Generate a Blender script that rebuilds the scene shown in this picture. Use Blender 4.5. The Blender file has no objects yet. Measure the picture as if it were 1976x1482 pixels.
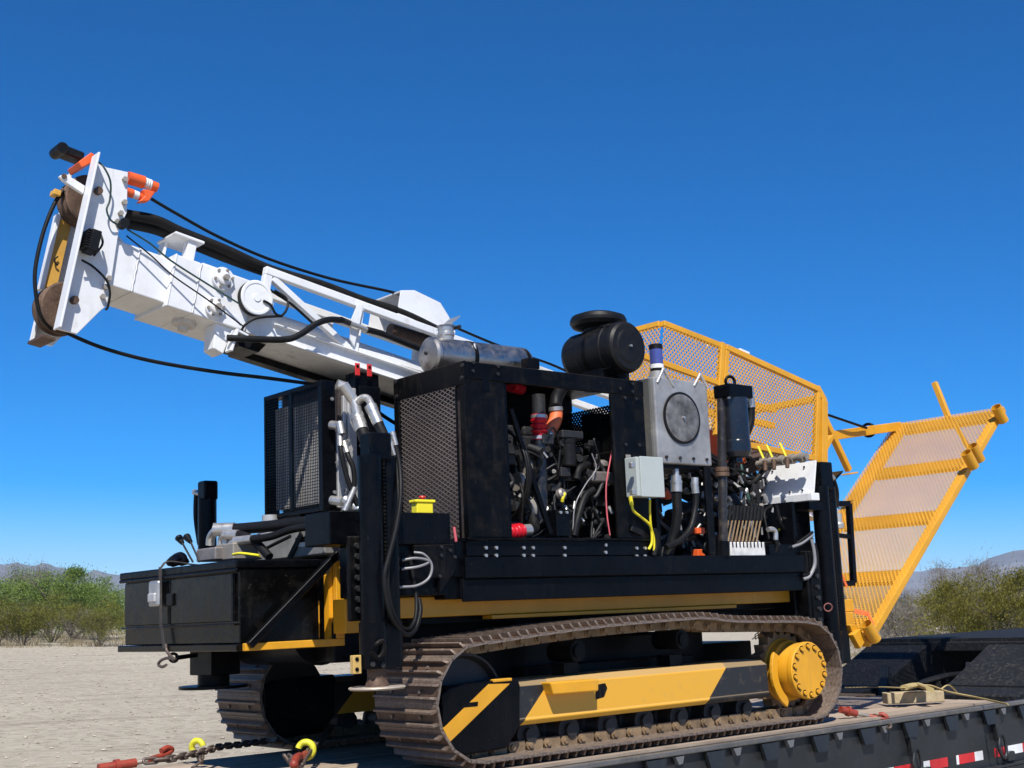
import bpy, bmesh, math, random
import numpy as np
from mathutils import Vector as V, Matrix

SC = bpy.context.scene
COL = SC.collection
random.seed(4)
RNG = np.random.default_rng(11)

# ---------------------------------------------------------------- camera
cam_d = bpy.data.cameras.new('camera')
cam = bpy.data.objects.new('camera', cam_d)
COL.objects.link(cam)
SC.camera = cam
cam_d.sensor_width = 36.0
cam_d.lens = 36.0 * 2500 / 1976
cam_d.clip_start = 0.1
cam_d.clip_end = 30000
CAM = V([-4.9969, -6.8262, 1.0])
cam.matrix_world = Matrix.Translation(CAM) @ Matrix([[0.764262, -0.111511, -0.635192], [-0.644906, -0.132149, -0.752751], [0.0, 0.984938, -0.17291]]).to_4x4()

# ---------------------------------------------------------------- sky and sun
SUN = V((-0.375, -0.465, 0.80)).normalized()
EL = math.asin(SUN.z)
world = bpy.data.worlds.new('World')
SC.world = world
world.use_nodes = True
wn = world.node_tree
sky = wn.nodes.new('ShaderNodeTexSky')
sky.sky_type = 'NISHITA'
sky.sun_disc = False
sky.sun_elevation = EL
sky.sun_rotation = math.atan2(SUN.x, SUN.y)
sky.altitude = 600
sky.air_density = 0.65
sky.dust_density = 0.0
sky.ozone_density = 6.0
bg = wn.nodes['Background']
bg.inputs['Strength'].default_value = 0.115
hue = wn.nodes.new('ShaderNodeHueSaturation')
hue.inputs['Saturation'].default_value = 1.5
hue.inputs['Hue'].default_value = 0.503
wn.links.new(sky.outputs[0], hue.inputs['Color'])
wn.links.new(hue.outputs[0], bg.inputs[0])
sun_d = bpy.data.lights.new('sun', 'SUN')
sun_d.energy = 5.0
sun_d.angle = math.radians(0.53)
sun_d.color = (1.0, 0.955, 0.88)
sun = bpy.data.objects.new('sun', sun_d)
COL.objects.link(sun)
sun.rotation_euler = SUN.to_track_quat('Z', 'Y').to_euler()
vs = SC.view_settings
vs.view_transform = 'Standard'
vs.look = 'None'
vs.exposure = 0.42
vs.gamma = 1.0
SC.render.resolution_x = 1024
SC.render.resolution_y = 768

# ---------------------------------------------------------------- mesh helpers
def perp(a):
    a = V(a).normalized()
    t = V((0, 0, 1)) if abs(a.z) < 0.9 else V((1, 0, 0))
    e1 = a.cross(t).normalized()
    return e1, a.cross(e1).normalized()

def spline(pts, k=6):
    pts = [V(p) for p in pts]
    if len(pts) < 3: return pts
    P_ = [pts[0] * 2 - pts[1]] + pts + [pts[-1] * 2 - pts[-2]]
    out = []
    for i in range(1, len(P_) - 2):
        a, b, c, d = P_[i - 1:i + 3]
        for j in range(k):
            t = j / k
            out.append(0.5 * ((2 * b) + (c - a) * t + (2 * a - 5 * b + 4 * c - d) * t * t + (3 * b - a - 3 * c + d) * t ** 3))
    out.append(pts[-1])
    return out

class MB:
    def __init__(s):
        s.v = []; s.f = []; s.sm = []
    def add(s, vs_, fs, smooth=False):
        o = len(s.v)
        s.v += [tuple(x) for x in vs_]
        for f in fs:
            s.f.append([i + o for i in f]); s.sm.append(smooth)
        return s
    def obox(s, c, ax, ay, az):
        c, ax, ay, az = V(c), V(ax), V(ay), V(az)
        if ax.cross(ay).dot(az) < 0: ay = -ay
        vs_ = [c + ax * i + ay * j + az * k for k in (-1, 1) for j in (-1, 1) for i in (-1, 1)]
        return s.add(vs_, [(0, 2, 3, 1), (4, 5, 7, 6), (0, 1, 5, 4), (2, 6, 7, 3), (0, 4, 6, 2), (1, 3, 7, 5)])
    def box(s, x0, x1, y0, y1, z0, z1):
        return s.obox(((x0 + x1) / 2, (y0 + y1) / 2, (z0 + z1) / 2), ((x1 - x0) / 2, 0, 0), (0, (y1 - y0) / 2, 0), (0, 0, (z1 - z0) / 2))
    def beam(s, p, q, w, h, up=(0, 0, 1)):
        p, q = V(p), V(q)
        d = q - p
        side = d.cross(V(up)).normalized()
        u2 = side.cross(d).normalized()
        return s.obox((p + q) / 2, d / 2, side * w / 2, u2 * h / 2)
    def cyl(s, p, q, r, r2=None, n=16, caps=True):
        p, q = V(p), V(q)
        r2 = r if r2 is None else r2
        e1, e2 = perp(q - p)
        ring = lambda c, R: [c + (e1 * math.cos(2 * math.pi * i / n) + e2 * math.sin(2 * math.pi * i / n)) * R for i in range(n)]
        s.add(ring(p, r) + ring(q, r2), [(i, (i + 1) % n, n + (i + 1) % n, n + i) for i in range(n)], True)
        if caps:
            s.add(ring(p, r), [list(range(n))[::-1]])
            s.add(ring(q, r2), [list(range(n))])
        return s
    def tube(s, pts, r, n=8, k=6, raw=False, flat=1.0):
        P_ = [V(p) for p in pts] if raw else spline(pts, k)
        rs = r if isinstance(r, list) else [r] * len(P_)
        e1 = None; rings = []
        for i, p in enumerate(P_):
            d = (P_[min(i + 1, len(P_) - 1)] - P_[max(i - 1, 0)]).normalized()
            if e1 is None: e1, _ = perp(d)
            e1 = (e1 - d * e1.dot(d)).normalized()
            e2 = d.cross(e1)
            rings.append([p + (e1 * math.cos(2 * math.pi * j / n) + e2 * math.sin(2 * math.pi * j / n) * flat) * rs[i] for j in range(n)])
        vs_ = [x for rg in rings for x in rg]
        fs = [(i * n + j, i * n + (j + 1) % n, (i + 1) * n + (j + 1) % n, (i + 1) * n + j) for i in range(len(P_) - 1) for j in range(n)]
        s.add(vs_, fs, True)
        s.add(rings[0], [list(range(n))[::-1]]); s.add(rings[-1], [list(range(n))])
        return s
    def lathe(s, c, axis, prof, n=24, smooth=True):
        c = V(c); a = V(axis).normalized(); e1, e2 = perp(a)
        for (r0, t0), (r1, t1) in zip(prof[:-1], prof[1:]):
            A = [c + a * t0 + (e1 * math.cos(2 * math.pi * i / n) + e2 * math.sin(2 * math.pi * i / n)) * max(r0, 1e-4) for i in range(n)]
            B = [c + a * t1 + (e1 * math.cos(2 * math.pi * i / n) + e2 * math.sin(2 * math.pi * i / n)) * max(r1, 1e-4) for i in range(n)]
            s.add(A + B, [(i, (i + 1) % n, n + (i + 1) % n, n + i) for i in range(n)], smooth)
        return s
    def prism(s, pts, vec):
        pts = [V(p) for p in pts]; vec = V(vec); n = len(pts)
        nm = V((0, 0, 0))
        for i in range(n): nm += pts[i].cross(pts[(i + 1) % n])
        if nm.dot(vec) > 0: pts = pts[::-1]
        return s.add(pts + [p + vec for p in pts], [list(range(n)), [n + i for i in range(n)][::-1]] + [(i, n + i, n + (i + 1) % n, (i + 1) % n) for i in range(n)])
    def torus(s, c, axis, R, r, n=24, m=8, arc=1.0, start=0.0):
        c = V(c); a = V(axis).normalized(); e1, e2 = perp(a)
        k = n if arc >= 1 else n + 1
        pts = [c + (e1 * math.cos(2 * math.pi * (start + arc * i / n)) + e2 * math.sin(2 * math.pi * (start + arc * i / n))) * R for i in range(k)]
        if arc < 1: return s.tube(pts, r, m, raw=True)
        vs_ = []
        for i, p in enumerate(pts):
            d = (p - c).normalized()
            vs_ += [p + (d * math.cos(2 * math.pi * j / m) + a * math.sin(2 * math.pi * j / m)) * r for j in range(m)]
        return s.add(vs_, [(i * m + j, i * m + (j + 1) % m, ((i + 1) % n) * m + (j + 1) % m, ((i + 1) % n) * m + j) for i in range(n) for j in range(m)], True)
    def helix(s, p, q, R, r, turns, n=14, m=6):
        p, q = V(p), V(q); a = q - p; e1, e2 = perp(a)
        N = int(turns * n)
        return s.tube([p + a * (i / N) + (e1 * math.cos(2 * math.pi * i / n) + e2 * math.sin(2 * math.pi * i / n)) * R for i in range(N + 1)], r, m, raw=True)
    def lattice(s, o, ex, ey, W, H, sx, sy, t, d, inside=None):
        # diamond strands of expanded metal; ex, ey unit vectors spanning the sheet
        o, ex, ey = V(o), V(ex).normalized(), V(ey).normalized()
        nz = ex.cross(ey).normalized()
        for j in range(int(H / (sy / 2)) + 1):
            for i in range(-1, int(W / sx) + 2):
                a0 = i * sx + (sx / 2 if j % 2 else 0); b0 = j * sy / 2
                for sg in (-1, 1):
                    a1 = a0 + sg * sx / 2; b1 = b0 + sy / 2
                    if min(a0, a1) < 0 or max(a0, a1) > W or b1 > H: continue
                    if inside and not inside((a0 + a1) / 2, (b0 + b1) / 2): continue
                    p = o + ex * a0 + ey * b0; q = o + ex * a1 + ey * b1
                    dd = (q - p).normalized(); sd = nz.cross(dd) * t / 2
                    h = nz * d / 2
                    tw = ey * 0.0
                    s.add([p + sd - h, p - sd - h, p - sd + h, p + sd + h, q + sd - h, q - sd - h, q - sd + h, q + sd + h],
                          [(0, 1, 5, 4), (1, 2, 6, 5), (2, 3, 7, 6), (3, 0, 4, 7)])
        return s

def mesh_of(name, mb, mat):
    me = bpy.data.meshes.new(name)
    me.from_pydata(mb.v, [], mb.f)
    me.polygons.foreach_set('use_smooth', mb.sm)
    me.materials.append(mat)
    me.update()
    return me

def part(name, mb, mat, parent=None, bevel=0.0, seg=1, label=None, kind=None):
    o = bpy.data.objects.new(name, mesh_of(name, mb, mat))
    COL.objects.link(o)
    if parent: o.parent = parent
    if bevel:
        b = o.modifiers.new('bevel', 'BEVEL'); b.width = bevel; b.segments = seg; b.limit_method = 'ANGLE'
        b.angle_limit = math.radians(40); b.harden_normals = False
    if label: o['label'] = label
    if kind: o['kind'] = kind
    return o

def inst(name, me, parent, mw):
    o = bpy.data.objects.new(name, me)
    COL.objects.link(o); o.parent = parent; o.matrix_local = mw
    return o

def tag(o, label, cat=None, group=None, kind=None):
    o['label'] = label
    if cat: o['category'] = cat
    if group: o['group'] = group
    if kind: o['kind'] = kind
    return o

def empty(name, label, cat, group=None, rot=None, loc=(0, 0, 0)):
    o = bpy.data.objects.new(name, None)
    COL.objects.link(o); o.empty_display_size = 0.3
    if rot is not None: o.matrix_world = Matrix.Translation(V(loc)) @ rot.to_4x4()
    else: o.location = loc
    return tag(o, label, cat, group)

# ---------------------------------------------------------------- materials
def nodes(name):
    m = bpy.data.materials.new(name); m.use_nodes = True
    nt = m.node_tree
    return m, nt, nt.nodes['Principled BSDF']

def N(nt, t, **kw):
    n = nt.nodes.new(t)
    for k, v in kw.items(): setattr(n, k, v)
    return n

def noise(nt, src, scale, detail=5, rough=0.6):
    n = N(nt, 'ShaderNodeTexNoise'); n.inputs['Scale'].default_value = scale
    n.inputs['Detail'].default_value = detail; n.inputs['Roughness'].default_value = rough
    nt.links.new(src, n.inputs['Vector']); return n.outputs['Fac']

def ramp(nt, src, lo, hi, a=0.0, b=1.0):
    r = N(nt, 'ShaderNodeMapRange'); r.inputs[1].default_value = lo; r.inputs[2].default_value = hi
    r.inputs[3].default_value = a; r.inputs[4].default_value = b
    nt.links.new(src, r.inputs[0]); return r.outputs[0]

def mixc(nt, fac, a, b):
    m = N(nt, 'ShaderNodeMix', data_type='RGBA')
    if isinstance(fac, float): m.inputs['Factor'].default_value = fac
    else: nt.links.new(fac, m.inputs['Factor'])
    for sock, c in ((m.inputs['A'], a), (m.inputs['B'], b)):
        if isinstance(c, tuple): sock.default_value = (*c, 1)
        else: nt.links.new(c, sock)
    return m.outputs['Result']

def mul(nt, a, b):
    m = N(nt, 'ShaderNodeMath', operation='MULTIPLY')
    nt.links.new(a, m.inputs[0])
    if isinstance(b, float): m.inputs[1].default_value = b
    else: nt.links.new(b, m.inputs[1])
    return m.outputs[0]

DUST = (0.30, 0.24, 0.17)
def paint(name, col, rough=0.45, metal=0.0, var=0.2, scale=3.0, dust=0.1, dustcol=DUST, bump=0.0, bscale=40, top=0.0, coat=0.0, spec=0.5, chips=0.0, chipcol=(0.06, 0.04, 0.03), streak=0.0, streakcol=(0.2, 0.15, 0.1), edge=0.0, edgecol=(0.5, 0.45, 0.4)):
    m, nt, p = nodes(name)
    tc = N(nt, 'ShaderNodeTexCoord').outputs['Object']
    n1 = noise(nt, tc, scale); n2 = noise(nt, tc, scale * 5.3, 8, 0.7); n3 = noise(nt, tc, scale * 22, 3)
    dk = tuple(c * (1 - var) for c in col); lt = tuple(min(1, c * (1 + var)) for c in col)
    c = mixc(nt, ramp(nt, n1, 0.35, 0.65), dk, lt)
    df = mul(nt, ramp(nt, n2, 0.5, 0.75), dust)
    if top:
        g = N(nt, 'ShaderNodeNewGeometry'); sx = N(nt, 'ShaderNodeSeparateXYZ'); nt.links.new(g.outputs['Normal'], sx.inputs[0])
        tf = mul(nt, ramp(nt, sx.outputs['Z'], 0.3, 0.95), top)
        tf = mul(nt, tf, ramp(nt, n2, 0.3, 0.6, 0.5, 1.0))
        mx = N(nt, 'ShaderNodeMath', operation='MAXIMUM'); nt.links.new(df, mx.inputs[0]); nt.links.new(tf, mx.inputs[1]); df = mx.outputs[0]
    c = mixc(nt, df, c, dustcol)
    if streak:
        mp = N(nt, 'ShaderNodeMapping'); mp.inputs['Scale'].default_value = (9, 9, 0.7); nt.links.new(tc, mp.inputs[0])
        c = mixc(nt, mul(nt, mul(nt, ramp(nt, noise(nt, mp.outputs[0], 1.6, 6, 0.65), 0.55, 0.72), ramp(nt, n1, 0.4, 0.6)), streak), c, streakcol)
    if edge:
        ge_ = N(nt, 'ShaderNodeNewGeometry')
        c = mixc(nt, mul(nt, mul(nt, ramp(nt, ge_.outputs['Pointiness'], 0.53, 0.62), ramp(nt, n2, 0.35, 0.6, 0.3, 1.0)), edge), c, edgecol)
    if chips:
        c = mixc(nt, mul(nt, mul(nt, ramp(nt, noise(nt, tc, 38, 4, 0.7), 0.66, 0.69), ramp(nt, noise(nt, tc, 4.5, 3), 0.5, 0.6)), chips), c, chipcol)
    nt.links.new(c, p.inputs['Base Color'])
    p.inputs['Metallic'].default_value = metal
    p.inputs['Specular IOR Level'].default_value = spec
    nt.links.new(ramp(nt, n2, 0.3, 0.7, max(0.05, rough - 0.1), min(1, rough + 0.18)), p.inputs['Roughness'])
    if coat: p.inputs['Coat Weight'].default_value = coat; p.inputs['Coat Roughness'].default_value = 0.12
    if bump:
        b = N(nt, 'ShaderNodeBump'); b.inputs['Strength'].default_value = bump; b.inputs['Distance'].default_value = 0.01
        nt.links.new(noise(nt, tc, bscale, 6), b.inputs['Height']); nt.links.new(b.outputs[0], p.inputs['Normal'])
    return m

YEL = paint('yellow_paint', (0.64, 0.305, 0.012), 0.42, dust=0.22, dustcol=(0.44, 0.28, 0.09), var=0.10, top=0.3, chips=0.8, streak=0.35, streakcol=(0.34, 0.20, 0.06), bump=0.06, bscale=9)
YELM = paint('yellow_mesh_paint', (0.66, 0.335, 0.03), 0.5, dust=0.25, dustcol=(0.5, 0.33, 0.14), var=0.08)
OCH = paint('ochre_paint', (0.55, 0.30, 0.05), 0.5, dust=0.25)
BLK = paint('black_paint', chips=0.5, chipcol=(0.09, 0.08, 0.07), streak=0.25, streakcol=(0.02, 0.018, 0.016), col=(0.0018, 0.0022, 0.0034), rough=0.3, dust=0.05, dustcol=(0.04, 0.034, 0.028), var=0.3, top=0.05, bump=0.05, bscale=6, spec=0.12)
BLKD = paint('dusty_black_paint', chips=0.6, chipcol=(0.09, 0.08, 0.07), streak=0.5, streakcol=(0.035, 0.03, 0.026), col=(0.0022, 0.0023, 0.0028), rough=0.36, spec=0.12, dust=0.22, dustcol=(0.05, 0.042, 0.034), var=0.3, top=0.45, bump=0.08, bscale=12, scale=2.2)
BLKT = paint('toolbox_black', chips=0.6, chipcol=(0.12, 0.11, 0.10), streak=0.5, streakcol=(0.03, 0.026, 0.022), col=(0.0025, 0.0025, 0.0026), rough=0.2, spec=0.2, dust=0.18, dustcol=(0.05, 0.04, 0.03), var=0.4, bump=0.3, bscale=2.5, scale=1.6)  # streaks: dusty smudges, lightened to paint in a smeared reflection
RUB = paint('black_rubber', (0.006, 0.006, 0.0065), 0.5, spec=0.22, dust=0.2, dustcol=(0.04, 0.036, 0.032), scale=6)
RUBD = paint('dusty_rubber', (0.007, 0.0065, 0.006), 0.65, spec=0.2, dust=0.4, dustcol=(0.04, 0.028, 0.02), scale=5)
WHT = paint('white_paint', (0.70, 0.71, 0.72), 0.42, chips=0.5, chipcol=(0.25, 0.19, 0.14), streak=0.6, streakcol=(0.36, 0.31, 0.26), dust=0.3, dustcol=(0.38, 0.35, 0.31), var=0.05, scale=2, bump=0.04, bscale=8)
ALU = paint('aluminium', (0.48, 0.47, 0.46), 0.45, metal=0.5, var=0.18, scale=4, dust=0.25, dustcol=(0.2, 0.18, 0.16))
STE = paint('bright_steel', (0.50, 0.49, 0.47), 0.36, metal=0.75, var=0.15, scale=8, dust=0.15, dustcol=(0.2, 0.16, 0.12))
MUF = paint('muffler_steel', (0.38, 0.36, 0.345), 0.37, metal=1.0, var=0.25, scale=4, dust=0.35, dustcol=(0.23, 0.17, 0.12))
RST = paint('rusty_steel', (0.10, 0.06, 0.04), 0.6, metal=0.4, var=0.4, scale=9, dust=0.5, dustcol=(0.20, 0.135, 0.085), bump=0.3, bscale=60)
SHOE = paint('worn_track_steel', (0.095, 0.054, 0.034), 0.45, metal=0.4, var=0.4, scale=7, dust=0.5, dustcol=(0.27, 0.20, 0.14), edge=0.45, edgecol=(0.42, 0.36, 0.31), top=0.4, bump=0.4, bscale=70)
LINK = paint('track_link_steel', (0.22, 0.15, 0.085), 0.6, metal=0.3, var=0.35, scale=8, dust=0.6, dustcol=(0.30, 0.22, 0.13), top=0.5)
ORG = paint('orange_paint', (0.72, 0.10, 0.015), 0.42, dust=0.12, var=0.1)
ORGS = paint('orange_silicone', (0.60, 0.13, 0.04), 0.5, dust=0.15)
RED = paint('red_paint', (0.50, 0.02, 0.015), 0.4, dust=0.15)
REDS = paint('red_silicone', (0.50, 0.008, 0.02), 0.28, dust=0.03)
REDB = paint('worn_red_binder', (0.27, 0.035, 0.018), 0.5, dust=0.5, dustcol=(0.2, 0.12, 0.08), scale=12)
HIV = paint('bright_yellow_plastic', (0.78, 0.66, 0.02), 0.4, dust=0.06, var=0.05)
GRY = paint('grey_enclosure_paint', (0.40, 0.44, 0.43), 0.45, dust=0.06, var=0.04)
DGR = paint('dark_engine_metal', (0.022, 0.022, 0.024), 0.5, metal=0.3, dust=0.3, dustcol=(0.12, 0.1, 0.08), scale=8)
CAST = paint('cast_aluminium_pump', (0.28, 0.25, 0.24), 0.5, metal=0.6, dust=0.4, scale=10)
PLA = paint('black_plastic', (0.006, 0.006, 0.0065), 0.45, spec=0.22, dust=0.22, dustcol=(0.05, 0.045, 0.04), scale=4)
COREP = paint('radiator_core', (0.03, 0.022, 0.024), 0.7, dust=0.3, scale=12)
TRL = paint('trailer_black', (0.013, 0.0145, 0.016), 0.42, dust=0.25, dustcol=(0.07, 0.065, 0.06), var=0.25, top=0.25, scale=4)
GREASE = paint('worn_steel_plate', (0.32, 0.29, 0.25), 0.55, metal=0.5, dust=0.4, scale=7)
TARP = paint('strap_webbing', (0.035, 0.03, 0.03), 0.8, dust=0.2)
YSTR = paint('tan_strap_webbing', (0.36, 0.28, 0.12), 0.8, dust=0.3)
ORS = paint('orange_webbing', (0.85, 0.16, 0.04), 0.7, dust=0.05)
CHN = paint('chain_steel', (0.13, 0.10, 0.085), 0.55, metal=0.6, dust=0.5, dustcol=(0.22, 0.15, 0.10), scale=20)
PINK = paint('red_wire', (0.55, 0.10, 0.12), 0.5, dust=0.05)
GRN = paint('green_wire', (0.008, 0.04, 0.034), 0.5, dust=0.1)
RTAPE = paint('red_reflective_tape', (0.55, 0.015, 0.02), 0.4, dust=0.15)
WTAPE = paint('white_reflective_tape', (0.72, 0.72, 0.72), 0.4, dust=0.2)
BLUEP = paint('blue_lens', (0.06, 0.075, 0.26), 0.15, dust=0.02)

# ---------------------------------------------------------------- ground
GZ = CAM.z - 1.6
def ground_material():
    m, nt, p = nodes('gravel_ground')
    tc = N(nt, 'ShaderNodeTexCoord').outputs['Object']
    n1 = noise(nt, tc, 0.09, 4); n2 = noise(nt, tc, 1.7, 6, 0.7); n3 = noise(nt, tc, 14, 5, 0.75)
    mp = N(nt, 'ShaderNodeMapping'); mp.inputs['Scale'].default_value = (0.10, 0.8, 1); mp.inputs['Rotation'].default_value = (0, 0, 0.75)
    nt.links.new(tc, mp.inputs[0])
    n4 = noise(nt, mp.outputs[0], 1.4, 6, 0.65)
    c = mixc(nt, ramp(nt, n1, 0.35, 0.65), (0.375, 0.332, 0.258), (0.44, 0.392, 0.305))
    c = mixc(nt, mul(nt, ramp(nt, n2, 0.42, 0.72), 0.3), c, (0.28, 0.24, 0.18))
    c = mixc(nt, mul(nt, ramp(nt, n4, 0.54, 0.66), 0.55), c, (0.22, 0.185, 0.14))
    v = N(nt, 'ShaderNodeTexVoronoi'); v.inputs['Scale'].default_value = 9
    nt.links.new(tc, v.inputs['Vector'])
    vc = N(nt, 'ShaderNodeSeparateColor'); nt.links.new(v.outputs['Color'], vc.inputs[0])
    c = mixc(nt, mul(nt, ramp(nt, vc.outputs[0], 0.5, 1.0), 0.45), c, (0.52, 0.46, 0.38))
    c = mixc(nt, mul(nt, ramp(nt, vc.outputs[1], 0.6, 1.0), 0.5), c, (0.20, 0.165, 0.125))
    nt.links.new(c, p.inputs['Base Color']); p.inputs['Roughness'].default_value = 0.95
    p.inputs['Specular IOR Level'].default_value = 0.1
    b = N(nt, 'ShaderNodeBump'); b.inputs['Strength'].default_value = 0.8; b.inputs['Distance'].default_value = 0.05
    nt.links.new(n3, b.inputs['Height']); nt.links.new(b.outputs[0], p.inputs['Normal'])
    return m
g = MB()
R_ = [0, 30, 90, 300, 1000, 9000]
for k in range(len(R_) - 1):
    n = 48
    ring = lambda r: [(CAM.x + r * math.cos(2 * math.pi * i / n), CAM.y + r * math.sin(2 * math.pi * i / n), GZ) for i in range(n)]
    if k == 0: g.add(ring(R_[1]), [list(range(n))])
    else: g.add(ring(R_[k]) + ring(R_[k + 1]), [(i, (i + 1) % n, n + (i + 1) % n, n + i) for i in range(n)])
gro = part('ground', g, ground_material())
bm = bmesh.new(); bm.from_mesh(gro.data); bmesh.ops.remove_doubles(bm, verts=bm.verts, dist=0.001); bmesh.ops.recalc_face_normals(bm, faces=bm.faces); bm.to_mesh(gro.data); bm.free()
if gro.data.polygons[0].normal.z < 0: gro.data.flip_normals()
tag(gro, 'pale sandy gravel yard running out to the brush', kind='structure')

# ---------------------------------------------------------------- trailer
RIGROT = Matrix([[0.999498, 0.007495, -0.030784], [-0.00669, 0.999635, 0.026164], [0.030968, -0.025944, 0.999184]])
RIGLOC = V([0.07944, -0.06208, -0.02154])
trailer = empty('flatbed_trailer', 'black flatbed trailer with wooden deck carrying the drill rig', 'trailer', rot=RIGROT, loc=RIGLOC)
def wood_material(name, ca, cb):
    m, nt, p = nodes(name)
    tc = N(nt, 'ShaderNodeTexCoord').outputs['Object']
    oi = N(nt, 'ShaderNodeObjectInfo')
    mp = N(nt, 'ShaderNodeMapping'); mp.inputs['Scale'].default_value = (0.6, 14, 8); nt.links.new(tc, mp.inputs[0])
    n1 = noise(nt, mp.outputs[0], 3, 8, 0.7); n2 = noise(nt, tc, 3.5, 5)
    c = mixc(nt, ramp(nt, n1, 0.3, 0.7), ca, cb)
    c = mixc(nt, mul(nt, ramp(nt, n2, 0.5, 0.7), 0.35), c, tuple(x * 0.6 for x in ca))
    h = N(nt, 'ShaderNodeHueSaturation'); nt.links.new(c, h.inputs['Color'])
    nt.links.new(ramp(nt, oi.outputs['Random'], 0, 1, 0.75, 1.15), h.inputs['Value'])
    nt.links.new(h.outputs[0], p.inputs['Base Color']); p.inputs['Roughness'].default_value = 0.85
    b = N(nt, 'ShaderNodeBump'); b.inputs['Strength'].default_value = 0.6; b.inputs['Distance'].default_value = 0.01
    nt.links.new(n1, b.inputs['Height']); nt.links.new(b.outputs[0], p.inputs['Normal'])
    return m
WOOD = wood_material('weathered_deck_wood', (0.27, 0.20, 0.145), (0.46, 0.37, 0.28))
TIMB = wood_material('timber_block_wood', (0.28, 0.215, 0.12), (0.40, 0.33, 0.21))
DX0, DX1 = -3.2, 6.55
tb = MB()
for y0 in (-0.10, 2.52): tb.box(DX0, 12.0, y0 - 0.02, y0 + 0.06, -0.62, -0.032)         # side channels (webs)
for y0 in (0.7, 1.8): tb.box(DX0, 12.0, y0, y0 + 0.2, -0.6, -0.09)
for i in range(16): tb.box(DX0 + 0.6 * i, DX0 + 0.6 * i + 0.08, -0.03, 2.5, -0.2, -0.09)
frame_t = part('trailer_frame', tb, TRL, trailer, 0.006)
ft = MB(); ft.box(DX0, 12, -0.165, -0.122, -0.066, -0.028)
part('rub_rail', ft, paint('worn_rub_rail', (0.12, 0.12, 0.12), 0.45, metal=0.4, dust=0.5, top=0.4), trailer, 0.008, 2)
ft = MB(); ft.box(DX0, 12, -0.20, -0.121, -0.66, -0.60); ft.box(DX0, 12, -0.19, -0.121, -0.597, -0.575)
part('lower_flange', ft, TRL, trailer, 0.004)
npk = 13
pw = MB()
pl_me = mesh_of('deck_plank', MB().box(-(DX1 - DX0) / 2, (DX1 - DX0) / 2, -0.095, 0.095, -0.05, 0.0), WOOD)
for i in range(npk):
    o = inst('deck_plank', pl_me, trailer, Matrix.Translation(((DX0 + DX1) / 2 + random.uniform(-0.02, 0.02), 0.045 + i * 0.2, -0.012 - random.uniform(0, 0.006))))
    o.delta_rotation_euler = (0, 0, random.uniform(-0.0006, 0.0006))
pk = MB()
pk.prism([(0, 0, -0.075), (0.21, 0, -0.075), (0.17, -0.015, -0.20), (0.03, -0.015, -0.20)], (0, 0.03, 0))
pk_me = mesh_of('stake_pocket', pk, TRL)
tr = MB().prism([(0, 0, -0.075), (0.09, 0, -0.075), (0.06, -0.01, -0.125), (0.02, -0.01, -0.13)], (0, 0.035, 0))
tr_me = mesh_of('rail_tab', tr, paint('rail_tab_grey', (0.10, 0.10, 0.10), 0.5, dust=0.3))
for i in range(9):
    x = 1.72 + 0.63 * i
    inst('stake_pocket', pk_me, trailer, Matrix.Translation((x, -0.158, 0)))
    inst('rail_tab', tr_me, trailer, Matrix.Translation((x + 0.30, -0.16, 0)))
# reflective tape along the bottom of the side rail
xx = 4.55
for i, (w_, c_) in enumerate(((0.16, WTAPE), (0.30, RTAPE), (0.0, None), (0.14, WTAPE), (0.28, RTAPE), (0.14, None), (0.04, WTAPE), (0.26, RTAPE), (0.14, WTAPE), (0.2, None), (0.2, RTAPE), (0.3, WTAPE), (0.3, RTAPE))):
    if c_: part('reflective_tape', MB().box(xx, xx + w_ - 0.004, -0.1245, -0.1205, -0.505, -0.425), c_, trailer)
    xx += w_ if c_ else (w_ if w_ else 0.1)
for x in (4.92, 6.30):
    t_ = MB(); t_.prism([(x, -0.122, -0.20), (x + 0.10, -0.122, -0.23), (x + 0.11, -0.122, -0.34), (x + 0.02, -0.122, -0.36)], (0, -0.05, 0))
    hk = part('chain_hook_plate', t_, TRL, trailer, 0.008)
    rg = MB().tube([(x + 0.02, -0.18, -0.33), (x - 0.01, -0.185, -0.42), (x + 0.03, -0.19, -0.50), (x + 0.08, -0.19, -0.50), (x + 0.11, -0.185, -0.42), (x + 0.10, -0.18, -0.31)], 0.016, 8)
    part('tie_down_ring', rg, TRL, hk)
    part('lamp_bracket', MB().box(x + 0.17, x + 0.29, -0.17, -0.121, -0.56, -0.47), TRL, trailer, 0.01)
# raised end of the trailer: sloped plates with a sunken middle
def dusty_black():
    m, nt, p = nodes('grit_covered_black_plate')
    tc = N(nt, 'ShaderNodeTexCoord').outputs['Object']
    n1 = noise(nt, tc, 26, 6, 0.75); n2 = noise(nt, tc, 3, 5); n3 = noise(nt, tc, 70, 2)
    c = mixc(nt, mul(nt, ramp(nt, n1, 0.50, 0.62), ramp(nt, n2, 0.3, 0.7, 0.1, 0.6)), (0.009, 0.010, 0.012), (0.08, 0.075, 0.065))
    c = mixc(nt, ramp(nt, n3, 0.70, 0.74), c, (0.25, 0.23, 0.20))
    nt.links.new(c, p.inputs['Base Color']); p.inputs['Roughness'].default_value = 0.75; p.inputs['Specular IOR Level'].default_value = 0.2
    b = N(nt, 'ShaderNodeBump'); b.inputs['Strength'].default_value = 0.5; b.inputs['Distance'].default_value = 0.01
    nt.links.new(n1, b.inputs['Height']); nt.links.new(b.outputs[0], p.inputs['Normal'])
    return m
GRIT = dusty_black()
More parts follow.
